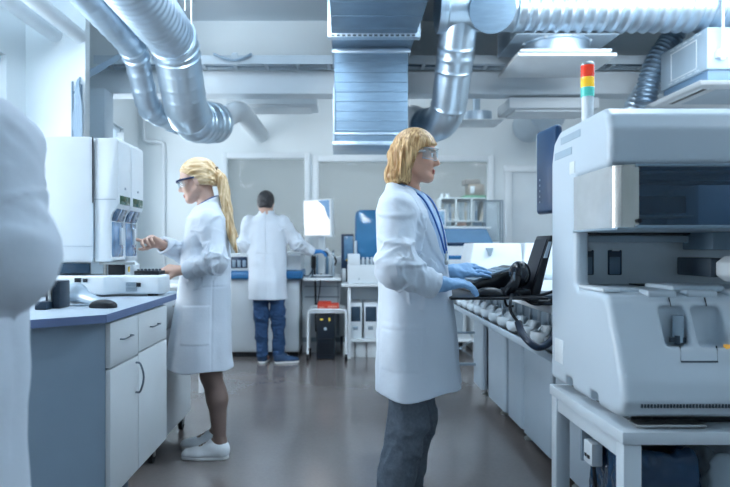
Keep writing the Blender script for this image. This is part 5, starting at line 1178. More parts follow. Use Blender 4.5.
def shoe(parent, heel, toe, w, h, m, name='shoe', ankle=True):
    """low canvas shoe; heel and toe on the floor"""
    heel = np.array(heel, float); toe = np.array(toe, float); d = toe - heel; L = np.linalg.norm(d[:2]); d /= L; s = np.array([-d[1], d[0], 0]); P = lambda t, u, z: heel + d * t * L + s * u + np.array([0, 0, z])
    F = Field(np.minimum(heel, toe) - .07, np.maximum(heel, toe) + np.array([.07, .07, .16]), .004)
    F.cap(P(.16, 0, .05), P(.86, 0, .026), .046, .032, .02); F.cap(P(.16, 0, .03), P(.62, 0, .03), .04, w * .5, .02, flat=((0, 0, 1), .7)); F.cap(P(.62, 0, .026), P(.85, 0, .022), w * .5, w * .36, .02, flat=((0, 0, 1), .6))
    F.cap(P(.16, 0, .06), P(.3, 0, .075), .042, .036, .03); F.cap(P(.45, 0, .06), P(.24, 0, .085), .028, .03, .02)
    F.cap(P(.2, 0, .085), P(.2, 0, .16), .033, .04, .008, 's')
    F.put(lambda x, y, z: z - .018 + 0 * x + 0 * y, np.minimum(heel, toe) - .06, np.maximum(heel, toe) + np.array([.06, .06, .018]), .001, 's')
    o = F.build(name, m, parent)
    G = Field(np.minimum(heel, toe) - .07, np.maximum(heel, toe) + np.array([.07, .07, .05]), .004)
    G.cap(P(.14, 0, .01), P(.62, 0, .01), .041, w * .5 + .004, .01, flat=((0, 0, 1), .6)); G.cap(P(.62, 0, .01), P(.87, 0, .01), w * .5 + .004, w * .37, .01, flat=((0, 0, 1), .6))
    G.put(lambda x, y, z: z + 0 * x + 0 * y, np.minimum(heel, toe) - .06, np.maximum(heel, toe) + np.array([.06, .06, 0]), .001, 's')
    G.put(lambda x, y, z: .024 - z + 0 * x + 0 * y, np.minimum(heel, toe) + np.array([-.06, -.06, .024]), np.maximum(heel, toe) + np.array([.06, .06, .06]), .001, 's')
    G.build('sole', SOLE, o)
    b = B()
    for i in range(5):
        t = .40 + i * .055; zz = .102 - i * .0085
        b.sweep([P(t, -.02, zz - .006), P(t + .01, 0, zz + .002), P(t, .02, zz - .006)], .0022, 6)
    b.build('laces', SOLE, o)
    return o

# ---------------------------------------------------------------- woman with the bob, foreground
H = .0042
P1 = thing('person', 'blonde woman with bob in white coat, clear goggles and pale blue gloves at the tray', 'person', (.24, 2.5, 0))
a10 = math.radians(-26); fw = (math.cos(a10), math.sin(a10))
hd = Head((.292, 2.48, 1.556), (math.cos(math.radians(-12)), math.sin(math.radians(-12)), -.07), sc=.87)
F1 = Field((.02, 2.16, 0.02), (.62, 2.86, 1.70), H)
hd.build(F1, (.258, 2.5, 1.40), .046)
F1.column([.85, 1.0, 1.15, 1.3, 1.38, 1.42], [.275, .275, .268, .262, .258, .255], [2.5] * 6, [.11, .10, .10, .105, .085, .05], [.14, .125, .12, .14, .12, .06], fw, .03)
SHn, ELn, WRn = np.array([.205, 2.345, 1.342]), np.array([.188, 2.262, 1.112]), np.array([.356, 2.297, 1.050])
SHf, ELf, WRf = np.array([.27, 2.665, 1.34]), np.array([.30, 2.71, 1.10]), np.array([.45, 2.655, 1.075])
for (a, e, w_) in ((SHn, ELn, WRn), (SHf, ELf, WRf)): F1.cap(a, e, .046, .038, .03); F1.cap(e, w_, .037, .022, .02)
HIPn, KNn, ANn = (.265, 2.45, .88), (.255, 2.41, .48), (.165, 2.41, .09); HIPf, KNf, ANf = (.285, 2.565, .88), (.315, 2.58, .48), (.24, 2.585, .09)
for (a, k, n_) in ((HIPn, KNn, ANn), (HIPf, KNf, ANf)):
    F1.cap(a, k, .08, .052, .03); F1.cap(k, n_, .05, .034, .02); F1.cap(n_, (n_[0] + .11, n_[1] - .02, .04), .034, .026, .02)
F1.build('body', [SKIN, LIP, EYE, IRIS, BROW], P1, hd.facemat)
# hair
Fh = Field(hd.o - .17, hd.o + .17, .0032)
Fh.ell(hd.w(-.006, 0, .030), [v * .88 for v in (.102, .094, .097)], hd.A); Fh.ell(hd.w(-.035, 0, -.04), [v * .88 for v in (.080, .098, .092)], hd.A, .05); Fh.ell(hd.w(-.064, 0, -.105), [v * .88 for v in (.070, .098, .052)], hd.A, .04)
def bob(D, x, y, z):
    f, s, u = hd.loc(x, y, z); th = np.arctan2(s, f + .03)
    q = np.clip((.10 - u) / .05, 0, 1); D = D + q * (.005 * vnoise(th * 1.0, u * 2.5 + .3 * th, u * 0, 8) + .004 * vnoise(th * 2.2, u * 2 + 5, u * 0, 9)) + .003 * np.exp(-(s / .006) ** 2) * (u > .05)
    g = np.interp(u, [-.16, -.13, -.07, -.02, .02, .045, .07, .10], [-.012, -.010, .002, .014, .034, .082, .125, .3]).astype(np.float32) + .006 * vnoise(u * 1, s, f * 0, 40)
    cut = (f - g) * .75; D = np.maximum(D, cut)
    bt = (-.136 + .010 * vnoise(th * 1.0, u * 0, u * 0 + .5, 7) - .01 * np.clip(-f / .1, -1, 1)) - u; D = np.maximum(D, bt)
    inner = ((f + .012) / .094) ** 2 + (s / .07) ** 2 + ((u + .02) / .12) ** 2; return np.maximum(D, (.75 - inner) * .04)
Fh.all(bob); Fh.build('hair', HAIRB, P1, relax=0)
# goggles
g = B(); rs = []
for (du, o1) in ((.026, 0), (.02, .004), (-.012, .006), (-.028, .002)):
    pass
n = 28
def gl(a, u): # wraparound lens curve
    return hd.w(.109 * math.cos(a) * (1 - .10 * abs(a)) - .006 + .002 * math.cos(a * 8), .094 * math.sin(a) * .9, u)
for i in range(n + 1):
    a = -1.05 + 2.1 * i / n; dip = .010 * math.exp(-(a / .16) ** 2); hh = .030 - .006 * abs(a)
    up_, lo_ = gl(a, .004 + hh), gl(a, .002 - hh + dip); c_ = (np.array(hd.f) * math.cos(a) + np.array(hd.s) * math.sin(a)) * .0025
    rs.append([up_, lo_, lo_ - c_, up_ - c_])
g.rings(rs); gg = g.build('safety_goggles', clear('goggle_lens', '#e4eef4', .03, .13, '#f2f8fb'), P1, 60)
g = B()
for (uu, k) in ((1, .030), (-1, .028)):
    g.sweep([gl(-1.05 + 2.1 * i / n, .003 + uu * (k - .006 * abs(-1.05 + 2.1 * i / n)) + (.010 * math.exp(-((-1.05 + 2.1 * i / n) / .16) ** 2) if uu < 0 else 0)) for i in range(n + 1)], .0022, 8)
g.build('goggle_rim', clear('goggle_rim_clear', '#eaf2f6', .1, .4), gg)
for s in (-1, 1): g = B().sweep([hd.w(.055, s * .079, .012), hd.w(.02, s * .083, .008), hd.w(-.03, s * .083, .002)], .0055, 8); g.build('temple_arm', clear('goggle_rim_clear', '#eaf2f6', .1, .4), gg)
# shirt
Fs = Field((.02, 2.24, .95), (.50, 2.76, 1.49), H)
Fs.column([.98, 1.15, 1.28, 1.36, 1.40, 1.43, 1.455], [.288, .285, .277, .262, .256, .258, .262], [2.5] * 7, [.13, .128, .122, .10, .08, .066, .064], [.12, .12, .125, .125, .09, .068, .066], fw, .02)
Fs.all(lambda D, x, y, z: np.maximum(D, (z - (1.447 - .4 * (x - .22))) * .9 + 0 * y)); Fs.build('shirt', SHIRT, P1)
b = B()
for s in (-1, 1):
    q = [(.255, s * .075, 1.435), (.335, s * .058, 1.392), (.376, s * .046, 1.33), (.405, s * .03, 1.25), (.424, s * .012, 1.165)]
    b.tube([(.255 + (x - .255) * fw[0] - y * fw[1], 2.5 + (x - .255) * fw[1] + y * fw[0], z) for (x, y, z) in q], .0036, 8, 6)
lan = b.build('lanyard', mat('lanyard_blue', '#1f5fae', .6), P1)
lp = np.array((.255 + .169 * fw[0], 2.5 + .169 * fw[1], 1.165)); b = B().cyl(lp + (0, 0, .01), lp - (0, 0, .03), .004, seg=8); b.sphere(tuple(lp - (0, 0, .035)), .011, seg=12); b.build('badge_clip', STEEL, lan)
# coat
Fc = Field((.0, 2.14, .52), (.60, 2.86, 1.50), H)
zs = [.545, .60, .75, .95, 1.05, 1.15, 1.25, 1.33, 1.38, 1.415, 1.445]
cx = [.315, .312, .303, .296, .293, .287, .275, .263, .254, .25, .25]; cy = [2.5, 2.5, 2.505, 2.515, 2.52, 2.515, 2.505, 2.5, 2.5, 2.5, 2.5]
ca = [.176, .172, .163, .150, .143, .140, .136, .122, .098, .078, .072]; cb = [.225, .222, .20, .175, .162, .158, .168, .18, .155, .10, .08]
Fc.column(zs, cx, cy, ca, cb, fw, .02, folds=coat_folds(.007, 5, 1.3, .55, 1.15))
cfa = np.array(fw)
def vcut(x, y, z):
    f = (x - .29) * fw[0] + (y - 2.5) * fw[1]; s = -(x - .29) * fw[1] + (y - 2.5) * fw[0]
    w_ = np.interp(z[0, 0, :], [1.06, 1.10, 1.18, 1.30, 1.38, 1.45], [-.01, .004, .055, .095, .095, .075]).astype(np.float32)[None, None, :]
    return np.maximum(np.abs(s - .006) - w_, -(f + .01))
# inside of the collar and chest is empty so the shirt shows in the opening
Fc.column([1.10, 1.15, 1.28, 1.36, 1.40, 1.43, 1.50], [.29, .285, .277, .262, .256, .258, .262], [2.5] * 7, [.129, .127, .121, .10, .08, .066, .064], [.115, .115, .12, .12, .085, .07, .068], fw, .004, 's')
Fc.put(lambda x, y, z: -(z - (1.432 - .34 * (x - .25))) + 0 * y, (.1, 2.3, 1.36), (.45, 2.7, 1.5), .003, 's') if False else Fc.all(lambda D, x, y, z: np.maximum(D, np.where(np.abs(y - 2.5) < .12, (z - (1.436 - .45 * (x - .22))) * .9, -1)))
Fc.put(vcut, (.2, 2.3, 1.05), (.6, 2.7, 1.5), .004, 's')
sleeve(Fc, SHn + (0.005, -.0, -.012), ELn, WRn - (.008, .004, .002), (.070, .063, .046), 1.2)
sleeve(Fc, SHf + (0, 0, -.012), ELf, WRf - (.03, -.008, 0), (.068, .058, .046), 4.1)
dn = (WRn - ELn) / np.linalg.norm(WRn - ELn); df = (WRf - ELf) / np.linalg.norm(WRf - ELf)
cutaway(Fc, WRn - dn * .002, dn, .07); cuff_hole(Fc, WRn, dn, .036); cutaway(Fc, WRf - df * .02, df, .07); cuff_hole(Fc, WRf - df * .02, df, .036)
def details(D, x, y, z):
    f = (x - .29) * fw[0] + (y - 2.5) * fw[1]; s = -(x - .29) * fw[1] + (y - 2.5) * fw[0]; near = (s < -.04)
    pocket = np.minimum(np.minimum(f + .085, .085 - f), np.minimum(z - .72, .90 - z)); D = D - .0018 * np.clip(pocket / .004, 0, 1) * near
    D = D + .002 * np.exp(-((z - .875) / .004) ** 2) * near * (np.abs(f) < .085)                       # pocket hem stitching
    D = D + .003 * np.exp(-((f + .10) / .004) ** 2) * near * (z < 1.2)                                  # side seam
    wl_ = np.interp(z[0, 0, :], [1.06, 1.10, 1.18, 1.30, 1.36, 1.43], [-.02, .02, .095, .145, .14, .11]).astype(np.float32)[None, None, :]
    lap = np.clip((wl_ - np.abs(s - .006)) / .004, 0, 1) * (f > 0) * (z > 1.06); return D - .005 * lap
Fc.all(details)
# wavy hem
def hemcut(x, y, z): return z - (.615 + .008 * np.sin((x - .3) * 26) + .2 * np.maximum(x - .33, 0)) + 0 * y
Fc.put(hemcut, (.05, 2.2, .5), (.55, 2.8, .67), .003, 's')
hollow(Fc, zs, cx, cy, ca, cb, fw, .62)
ct = Fc.build('lab_coat', COAT, P1)
# trousers
Ft = Field((.0, 2.28, .05), (.46, 2.74, .85), .0045)
for (a, k, n_, ph) in ((HIPn, KNn, ANn, 0), (HIPf, KNf, ANf, 2)):
    Ft.cap(a, k, .09, .075, .012); Ft.cap(k, n_, .075, .068, .02)
Ft.all(lambda D, x, y, z: D + .02 * (np.abs(vnoise(x + z * .5, y, z * .8, 11)) - .3) + .01 * (np.abs(vnoise(x, y + z * .3, z, 24)) - .3))
Ft.put(lambda x, y, z: z - .085 + 0 * x + 0 * y, (0, 2.2, .0), (.5, 2.8, .085), .001, 's')
Ft.build('trousers', TROUS, P1)
shoe(P1, (ANn[0] - .06, ANn[1], 0), (ANn[0] + .185, ANn[1] - .03, 0), .088, .1, SHOEB); shoe(P1, (ANf[0] - .06, ANf[1], 0), (ANf[0] + .185, ANf[1] - .03, 0), .088, .1, SHOEB)
# gloves
def glove(parent, m, w, d, up, th, curl, sc, hi=.0026, **kw):
    w = np.array(w); G = Field(w - .21, w + .21, hi); d = np.array(d, float); d /= np.linalg.norm(d)
    G.cap(w - d * .05, w, .033, .030, .004); hand(G, w, d, up, th, curl, sc, **kw)
    G.all(lambda D, x, y, z: D + .0015 * vnoise(x, y, z, 90)); o = G.build('glove', m, parent)
    return o
glove(P1, GLOVE, (.374, 2.306, 1.052), (.90, .42, .03), (-.15, -.30, .95), 1, ((.22, .4, .2), (.25, .38, .2), (.3, .4, .25), (.36, .42, .25)), .97, splay=.16)
glove(P1, GLOVE, (.465, 2.648, 1.085), (.97, .02, .10), (.1, -.75, .65), -1, ((.1, .2, .15), (.15, .25, .15), (.2, .3, .2), (.3, .35, .2)), .95, splay=.08, thumb_curl=-.1)

# ---------------------------------------------------------------- woman with the ponytail, left
P2 = thing('person', 'woman with long blonde ponytail in white coat and white sneakers at the left analyzer', 'person', (-.76, 3.55, 0))
hd2 = Head((-.832, 3.55, 1.572), (-.96, -.02, -.26), sc=1.0)
F2 = Field((-1.16, 3.16, .0), (-.55, 3.86, 1.73), .0042)
hd2.build(F2, (-.772, 3.55, 1.42), .047)
fl = (-1, 0)
F2.column([.85, 1.0, 1.15, 1.3, 1.38, 1.42], [-.78, -.78, -.775, -.77, -.77, -.77], [3.55] * 6, [.11, .10, .10, .10, .08, .05], [.165, .14, .14, .16, .13, .06], fl, .03)
S2n, E2n, W2n = np.array([-.725, 3.39, 1.345]), np.array([-.675, 3.335, 1.115]), np.array([-.865, 3.35, 1.062])
S2f, E2f, W2f = np.array([-.785, 3.70, 1.35]), np.array([-.895, 3.70, 1.125]), np.array([-1.005, 3.44, 1.205])
for (a, e, w_) in ((S2n, E2n, W2n), (S2f, E2f, W2f)): F2.cap(a, e, .044, .036, .03); F2.cap(e, w_, .035, .024, .02)
hand(F2, (-.872, 3.35, 1.062), (-.93, .05, .12), (.1, -.6, .8), 1, ((.5, .8, .5), (.55, .85, .5), (.6, .9, .5), (.65, .9, .5)), .92, r=1.08)
hand(F2, (-1.012, 3.425, 1.21), (-.50, -.80, .30), (-.55, .1, .8), -1, ((.0, .12, .08), (.5, .9, .6), (.7, 1.0, .6), (.8, 1.0, .6)), .92, r=1.08, thumb_curl=.3)
for (a, k, n_, t_) in (((-.765, 3.475, .88), (-.735, 3.48, .47), (-.687, 3.49, .10), (-.82, 3.49, .035)), ((-.775, 3.62, .88), (-.765, 3.63, .47), (-.735, 3.66, .10), (-.87, 3.66, .035))):
    F2.cap(a, k, .085, .056, .03); F2.cap(k, ((k[0] + n_[0]) / 2 + .01, (k[1] + n_[1]) / 2, (k[2] + n_[2]) / 2 + .05), .056, .056, .03); F2.cap(((k[0] + n_[0]) / 2 + .01, (k[1] + n_[1]) / 2, (k[2] + n_[2]) / 2 + .05), n_, .055, .033, .03); F2.cap(n_, t_, .033, .026, .02); F2.cap(n_, (n_[0] + .02, n_[1], .04), .03, .03, .02)
fm2 = lambda c: np.where(c[:, 2] < .9, 5, hd2.facemat(c))
F2.build('body', [SKIN2, LIP2, EYE, IRIS, BROW, STOCK], P2, fm2)
Fh = Field(hd2.o - .19, hd2.o + .19, .0032)
Fh.ell(hd2.w(-.018, 0, .033), (.108, .087, .094), hd2.A); Fh.ell(hd2.w(-.045, 0, -.012), (.078, .079, .07), hd2.A, .03)
def cap2(D, x, y, z):
    f, s, u = hd2.loc(x, y, z); v = np.arctan2(u - .02, -(f + .11)); 
    D = D + .004 * vnoise(np.arctan2(s, u + .06) * .8, f * .6, s * 0, 14)
    g = np.interp(u, [-.1, -.055, -.035, .01, .05, .075, .095], [-.06, -.04, -.022, .004, .05, .082, .3]).astype(np.float32)
    D = np.maximum(D, (f - g) * .8); return np.maximum(D, (-.06 - u) + .3 * (f + .1))
Fh.all(cap2)
hr = Fh.build('hair', HAIRL2, P2, relax=0)
rt = hd2.w(-.118, 0, .02)
Fp = Field((-.78, 3.40, 1.10), (-.52, 3.68, 1.70), .0034)
pp = smooth_path([tuple(rt - (.02, 0, 0)), (-.715, 3.545, 1.612), (-.682, 3.535, 1.56), (-.663, 3.525, 1.45), (-.645, 3.52, 1.34), (-.622, 3.515, 1.25), (-.598, 3.51, 1.165)], 4)
rr = np.interp(np.linspace(0, 1, len(pp)), [0, .1, .3, .6, .85, 1], [.022, .02, .029, .03, .024, .006])
for i in range(len(pp) - 1): Fp.cap(tuple(pp[i]), tuple(pp[i + 1]), float(rr[i]), float(rr[i + 1]), .008)
Fp.all(lambda D, x, y, z: D + .007 * vnoise(x * 2 + .62 * z, y * 2, z * .22, 30) + .003 * vnoise(x * 2 + .62 * z, y * 2, z * .2 + 3, 60))
Fp.build('ponytail', HAIRL, P2, relax=0)
b = B().cyl(rt - (.01, 0, -.004), rt + (.012, 0, .004), .024, seg=16); b.build('hair_tie', mat('hair_tie_brown', '#5b4636', .7), P2)
b = B()
for s in (-1, 1): b.sweep([hd2.w(.10, s * .06, .012), hd2.w(.07, s * .078, .013), hd2.w(-.005, s * .083, .008)], .0065, 8)
gl2 = B(); rs = []
for i in range(17):
    a = -1.0 + 2.0 * i / 16; c_ = (hd2.f * math.cos(a) + hd2.s * math.sin(a)) * .0025; p_, q_ = hd2.w(.112 * math.cos(a) - .0, .07 * math.sin(a) / .84, .014), hd2.w(.108 * math.cos(a), .07 * math.sin(a) / .84, -.026); rs.append([p_, q_, q_ - c_, p_ - c_])
go = gl2.rings(rs).build('safety_glasses', MATS['goggle_lens'], P2, 60)
b.sweep([hd2.w(.113 * math.cos(-1.0 + 2.0 * i / 16), .07 * math.sin(-1.0 + 2.0 * i / 16) / .84, .015) for i in range(17)], .0045, 8); b.build('dark_frame', mat('frame_navy', '#142a52', .3), go)
Fc = Field((-1.12, 3.16, .44), (-.52, 3.90, 1.50), .0044)
zs = [.45, .60, .75, .95, 1.10, 1.25, 1.35, 1.40, 1.44, 1.495]
cx = [-.815, -.808, -.80, -.787, -.78, -.772, -.768, -.765, -.765, -.766]; ca = [.190, .175, .163, .149, .137, .125, .112, .085, .066, .062]; cb = [.235, .225, .21, .19, .175, .18, .18, .13, .085, .075]; cy = [3.55] * 10
Fc.column(zs, cx, cy, ca, cb, fl, .02, folds=coat_folds(.007, 5, 3.1, .46, 1.15))
Fc.cap((-.772, 3.55, 1.39), (-.79, 3.55, 1.54), .053, .058, .004, 's')
sleeve(Fc, S2n + (0, 0, -.012), E2n, W2n + (.01, 0, 0), (.066, .060, .046), 7.7); sleeve(Fc, S2f + (0, 0, -.012), E2f, W2f + (.008, .012, -.004), (.064, .058, .046), 2.6)
for (e, w_, back) in ((E2n, W2n, .012), (E2f, W2f, .012)):
    d_ = (w_ - e) / np.linalg.norm(w_ - e); cutaway(Fc, w_ - d_ * back, d_, .07); cuff_hole(Fc, w_ - d_ * back, d_, .034)
def det2(D, x, y, z):
    f = -(x + .785); s = -(y - 3.55); near = (s > .04)
    pocket = np.minimum(np.minimum(f + .07, .09 - f), np.minimum(z - .66, .87 - z)); D = D - .0035 * np.clip(pocket / .004, 0, 1) * near
    D = D + .003 * np.exp(-((f + .075) / .004) ** 2) * near * (z < 1.2); D = D + .003 * np.exp(-((z - .97) / .004) ** 2) * (f < -.03)
    lap = np.clip((.09 - np.abs(s)) / .004, 0, 1) * (f > .02) * (z > 1.2); return D - .004 * lap
Fc.all(det2); Fc.all(lambda D, x, y, z: np.maximum(D, np.where(np.abs(y - 3.55) < .11, (z - (1.447 + .55 * (x + .765))) * .85, -1)))
Fc.put(lambda x, y, z: z - (.507 + .006 * np.sin((x + .8) * 32)) + 0 * y, (-1.1, 3.1, .4), (-.5, 3.9, .53), .003, 's'); hollow(Fc, zs, cx, cy, ca, cb, fl, .51)
Fc.build('lab_coat', COAT, P2)
b = B().sweep([(-.768 + .058 * math.cos(a), 3.55 + .064 * math.sin(a), 1.446 + .55 * .060 * math.cos(a)) for a in (2 * PI * k / 24 for k in range(25))], .007, 8); b.build('collar_trim', mat('collar_navy', '#1d3f73', .6), P2)
shoe(P2, (-.640, 3.49, 0), (-.905, 3.485, 0), .088, .1, SHOEW); shoe(P2, (-.69, 3.66, 0), (-.955, 3.66, 0), .088, .1, SHOEW)

# ---------------------------------------------------------------- man at the back
P3 = thing('person', 'man with short dark hair seen from behind in white coat, jeans and blue glove', 'person', (-.75, 6.36, 0))
hd3 = Head((-.782, 6.38, 1.642), (.06, .96, -.16), sc=1.02)
F3 = Field((-1.06, 6.14, .0), (-.22, 6.72, 1.80), .0055)
hd3.build(F3, (-.775, 6.36, 1.49), .058)
fb = (0, 1)
F3.column([.9, 1.05, 1.2, 1.38, 1.47, 1.52], [-.765] * 6, [6.36] * 6, [.11, .105, .11, .11, .085, .06], [.165, .155, .17, .19, .16, .07], fb, .03)
S3l, E3l, W3l = np.array([-.955, 6.36, 1.455]), np.array([-.995, 6.36, 1.22]), np.array([-.93, 6.57, 1.185]); S3r, E3r, W3r = np.array([-.60, 6.36, 1.455]), np.array([-.475, 6.40, 1.235]), np.array([-.315, 6.52, 1.14])
for (a, e, w_) in ((S3l, E3l, W3l), (S3r, E3r, W3r)): F3.cap(a, e, .05, .042, .03); F3.cap(e, w_, .04, .028, .02)
hand(F3, W3l, (.3, .85, -.2), (-.2, .3, .9), 1, ((.4, .5, .3),) * 4, 1.0)
for (a, k, n_) in (((-.82, 6.36, .92), (-.825, 6.35, .5), (-.815, 6.37, .09)), ((-.68, 6.36, .92), (-.66, 6.35, .5), (-.655, 6.38, .09))):
    F3.cap(a, k, .085, .055, .03); F3.cap(k, n_, .052, .036, .02); F3.cap(n_, (n_[0] + .03, n_[1] + .08, .04), .034, .03, .02)
F3.build('body', [SKIN2, LIP2, EYE, IRIS, BROW], P3, hd3.facemat)
Fh = Field(hd3.o - .16, hd3.o + .16, .004)
Fh.ell(hd3.w(-.016, 0, .036), (.108, .086, .092), hd3.A); Fh.ell(hd3.w(-.04, 0, -.02), (.078, .077, .065), hd3.A, .03)
def cap3(D, x, y, z):
    f, s, u = hd3.loc(x, y, z); D = D + .005 * vnoise(x, y, z, 60)
    g = np.interp(u, [-.08, -.04, 0, .05, .08, .1], [-.05, -.02, .0, .045, .1, .3]).astype(np.float32); D = np.maximum(D, (f - g) * .8); return np.maximum(D, -.066 - u)
Fh.all(cap3); Fh.build('hair', HAIRD, P3, relax=0)
Fc = Field((-1.09, 6.10, .62), (-.24, 6.74, 1.60), .0055)
zs = [.63, .8, 1.0, 1.2, 1.35, 1.45, 1.50, 1.53, 1.56]; cx = [-.765, -.765, -.764, -.766, -.772, -.776, -.776, -.776, -.776]; cy = [6.36] * 9
ca = [.155, .15, .14, .138, .135, .118, .09, .075, .072]; cb = [.200, .198, .195, .192, .195, .185, .13, .085, .076]
Fc.column(zs, cx, cy, ca, cb, fb, .02, folds=coat_folds(.007, 5, .6, .65, 1.4))
Fc.cap((-.776, 6.36, 1.5), (-.776, 6.37, 1.62), .06, .066, .004, 's')
sleeve(Fc, S3l + (0, 0, -.01), E3l, W3l, (.072, .062, .05), 3.3); sleeve(Fc, S3r + (-.01, 0, -.01), E3r, W3r, (.074, .063, .05), 9.2)
d_ = (W3r - E3r) / np.linalg.norm(W3r - E3r); cutaway(Fc, W3r, d_, .08); cuff_hole(Fc, W3r, d_, .036); d_ = (W3l - E3l) / np.linalg.norm(W3l - E3l); cutaway(Fc, W3l, d_, .08)
Fc.all(lambda D, x, y, z: D + .006 * np.exp(-((x + .765) / .005) ** 2) * (y < 6.36) * (z < 1.45) + .005 * np.exp(-((z - 1.12) / .006) ** 2) * (y < 6.3) * (np.abs(x + .765) < .1))
Fc.put(lambda x, y, z: z - .657 + 0 * x + 0 * y, (-1.1, 6.0, .6), (-.2, 6.8, .66), .003, 's'); hollow(Fc, zs, cx, cy, ca, cb, fb, .657)
Fc.build('lab_coat', COAT, P3)
Ft = Field((-.98, 6.2, .03), (-.5, 6.52, .95), .0055)
for (a, k, n_) in (((-.83, 6.36, .92), (-.828, 6.35, .5), (-.818, 6.37, .09)), ((-.67, 6.36, .92), (-.655, 6.35, .5), (-.648, 6.38, .09))): Ft.cap(a, k, .088, .075, .01); Ft.cap(k, n_, .074, .062, .02)
Ft.all(lambda D, x, y, z: D + .02 * (np.abs(vnoise(x + z * .4, y, z * .9, 11)) - .3) + .014 * (np.abs(vnoise(x, y, z * 1.3, 24)) - .3) * (z < .6))
Ft.put(lambda x, y, z: z - .06 + 0 * x + 0 * y, (-1, 6.2, 0), (-.5, 6.6, .06), .001, 's'); Ft.build('jeans', JEANS, P3)
shoe(P3, (-.825, 6.33, 0), (-.80, 6.60, 0), .1, .1, SHOEB); shoe(P3, (-.69, 6.34, 0), (-.445, 6.42, 0), .1, .1, SHOEB)
glove(P3, GLOVEB, W3r + np.array((.012, .01, 0)), (.86, .5, .06), (-.1, -.35, .9), 1, ((.3, .4, .3), (.35, .4, .3), (.4, .45, .3), (.45, .5, .3)), 1.02, .0035)

# ---------------------------------------------------------------- person at the left edge, close to the camera
P4 = thing('person', 'person in white coat cut off by the left edge, close up with bent arm', 'person', (-.68, 1.0, 0))
fq = (-1, 0)
hd4 = Head((-.71, 1.0, 1.60), (-.98, .1, -.15))
F4 = Field((-1.12, .70, 0), (-.34, 1.30, 1.76), .006)
hd4.build(F4, (-.665, 1.0, 1.46), .055)
F4.column([.9, 1.05, 1.2, 1.35, 1.44, 1.48], [-.65, -.65, -.65, -.65, -.65, -.65], [1.0] * 6, [.10, .10, .10, .10, .075, .05], [.13, .125, .125, .13, .10, .05], fq, .03)
S4, E4, W4_ = np.array([-.495, .835, 1.315]), np.array([-.436, .800, 1.172]), np.array([-.70, .80, 1.15]); S4f, E4f, W4f = np.array([-.64, 1.19, 1.38]), np.array([-.66, 1.2, 1.13]), np.array([-.9, 1.12, 1.14])
for (a, e, w_) in ((S4, E4, W4_), (S4f, E4f, W4f)): F4.cap(a, e, .045, .038, .03); F4.cap(e, w_, .036, .026, .02)
hand(F4, W4_, (-1, .1, 0), (0, -.3, .9), 1, ((.4, .5, .3),) * 4, .98); hand(F4, W4f, (-1, -.2, 0), (0, .3, .9), -1, ((.4, .5, .3),) * 4, .98)
for s in (-1, 1):
    F4.cap((-.65, 1 + s * .085, .9), (-.64, 1 + s * .085, .48), .085, .055, .03); F4.cap((-.64, 1 + s * .085, .48), (-.62, 1 + s * .09, .09), .052, .036, .02); F4.cap((-.62, 1 + s * .09, .09), (-.73, 1 + s * .09, .04), .034, .028, .02)
F4.build('body', [SKIN, LIP2, EYE, IRIS, BROW], P4, hd4.facemat)
Fh = Field(hd4.o - .16, hd4.o + .16, .006); Fh.ell(hd4.w(-.016, 0, .036), (.108, .086, .092), hd4.A); Fh.ell(hd4.w(-.04, 0, -.02), (.078, .077, .065), hd4.A, .03)
Fh.all(lambda D, x, y, z: np.maximum(D, (hd4.loc(x, y, z)[0] - np.interp(hd4.loc(x, y, z)[2], [-.08, 0, .05, .1], [-.05, .0, .05, .3])) * .8)); Fh.build('hair', HAIRD, P4)
Fc = Field((-1.0, .66, .52), (-.32, 1.34, 1.52), .005)
zs = [.53, .7, .85, 1.0, 1.15, 1.3, 1.40, 1.45, 1.49]; cx = [-.70, -.695, -.69, -.682, -.675, -.67, -.665, -.66, -.66]; cy = [1.0] * 9
ca = [.170, .165, .160, .155, .148, .14, .115, .08, .072]; cb = [.20, .195, .185, .175, .17, .165, .15, .10, .08]
Fc.column(zs, cx, cy, ca, cb, fq, .02, folds=coat_folds(.008, 4, 2.2, .55, 1.3))
Fc.cap((-.655, 1.0, 1.43), (-.66, 1.0, 1.55), .056, .06, .004, 's')
Fc.cap((-.60, .92, 1.37), S4 + np.array((-.01, .01, .0)), .085, .072, .04)
sleeve(Fc, S4, E4, W4_, (.076, .058, .045), 5.5, .05, .8); sleeve(Fc, S4f, E4f, W4f, (.068, .06, .05), 8.1, .04)
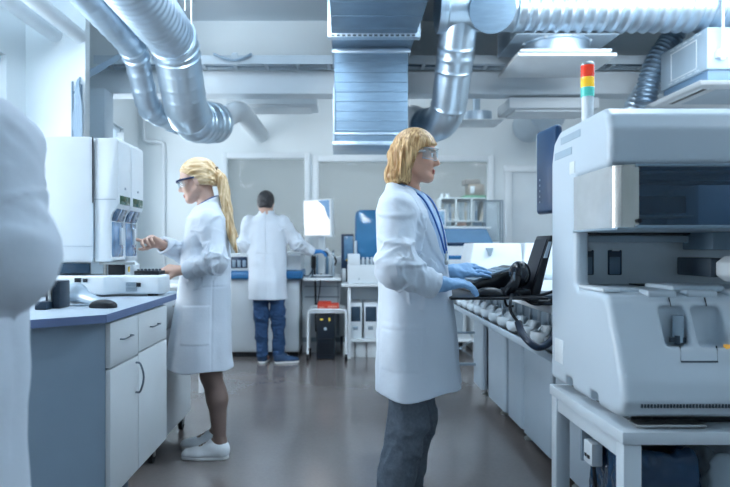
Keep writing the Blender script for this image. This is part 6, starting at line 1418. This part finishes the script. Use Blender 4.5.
Fc.put(lambda x, y, z: z - .56 + 0 * x + 0 * y, (-1, .6, .5), (-.3, 1.4, .56), .003, 's'); hollow(Fc, zs, cx, cy, ca, cb, fq, .56)
Fc.build('lab_coat', COAT, P4)
Ft = Field((-.82, .80, .05), (-.5, 1.2, .8), .007)
for s in (-1, 1): Ft.cap((-.65, 1 + s * .085, .8), (-.64, 1 + s * .085, .48), .09, .072, .01); Ft.cap((-.64, 1 + s * .085, .48), (-.62, 1 + s * .09, .09), .072, .062, .02)
Ft.build('trousers', JEANS, P4)
for s in (-1, 1): shoe(P4, (-.56, 1 + s * .09, 0), (-.82, 1 + s * .09, 0), .095, .1, SHOEW)
# ================================================================== light
for x in (-1.3, .5, 2.4): added_lamp(x, 6.85, 4, False, 3.38)  # added lamps hidden behind the beam, brightening the back wall
for (x, y) in ((-.6, 2.2), (1.4, 3.0), (2.8, 3.0)): added_lamp(x, y, 9, True, 2.95, 30)
added_lamp(2.3, .8, 6, True, 2.95, 16)
added_lamp(-1.9, 3.2, 8, True, 3.03, 24, math.radians(50))
added_lamp(-.6, 3.68, 13, True, 3.03, 34, math.radians(52))  # added lamp tilted to wash the header and beam
for x in (2.0, 3.45): added_lamp(x, 4.12, 11, False, 3.03, 22, math.radians(52))
added_lamp(-.8, 8.0, 46, False); added_lamp(1.4, 8.0, 56, False)  # added lamps to brighten the room behind the glass
daylight(W1, 200); daylight(W2, 25); daylight(W0, 1)
w = bpy.data.worlds.new('daylight'); SC.world = w; w.use_nodes = True
bg = w.node_tree.nodes['Background']; bg.inputs[0].default_value = (.72, .84, 1, 1); bg.inputs[1].default_value = 1.6
SC.view_settings.view_transform = 'Standard'; SC.view_settings.look = 'None'; SC.view_settings.exposure = .22; SC.view_settings.gamma = 1
SC.view_settings.use_curve_mapping = False
SC.cycles.use_denoising = True
SC.cycles.max_bounces = 8; SC.cycles.transparent_max_bounces = 16; SC.cycles.caustics_reflective = False; SC.cycles.caustics_refractive = False
SC.cycles.sample_clamp_indirect = 6
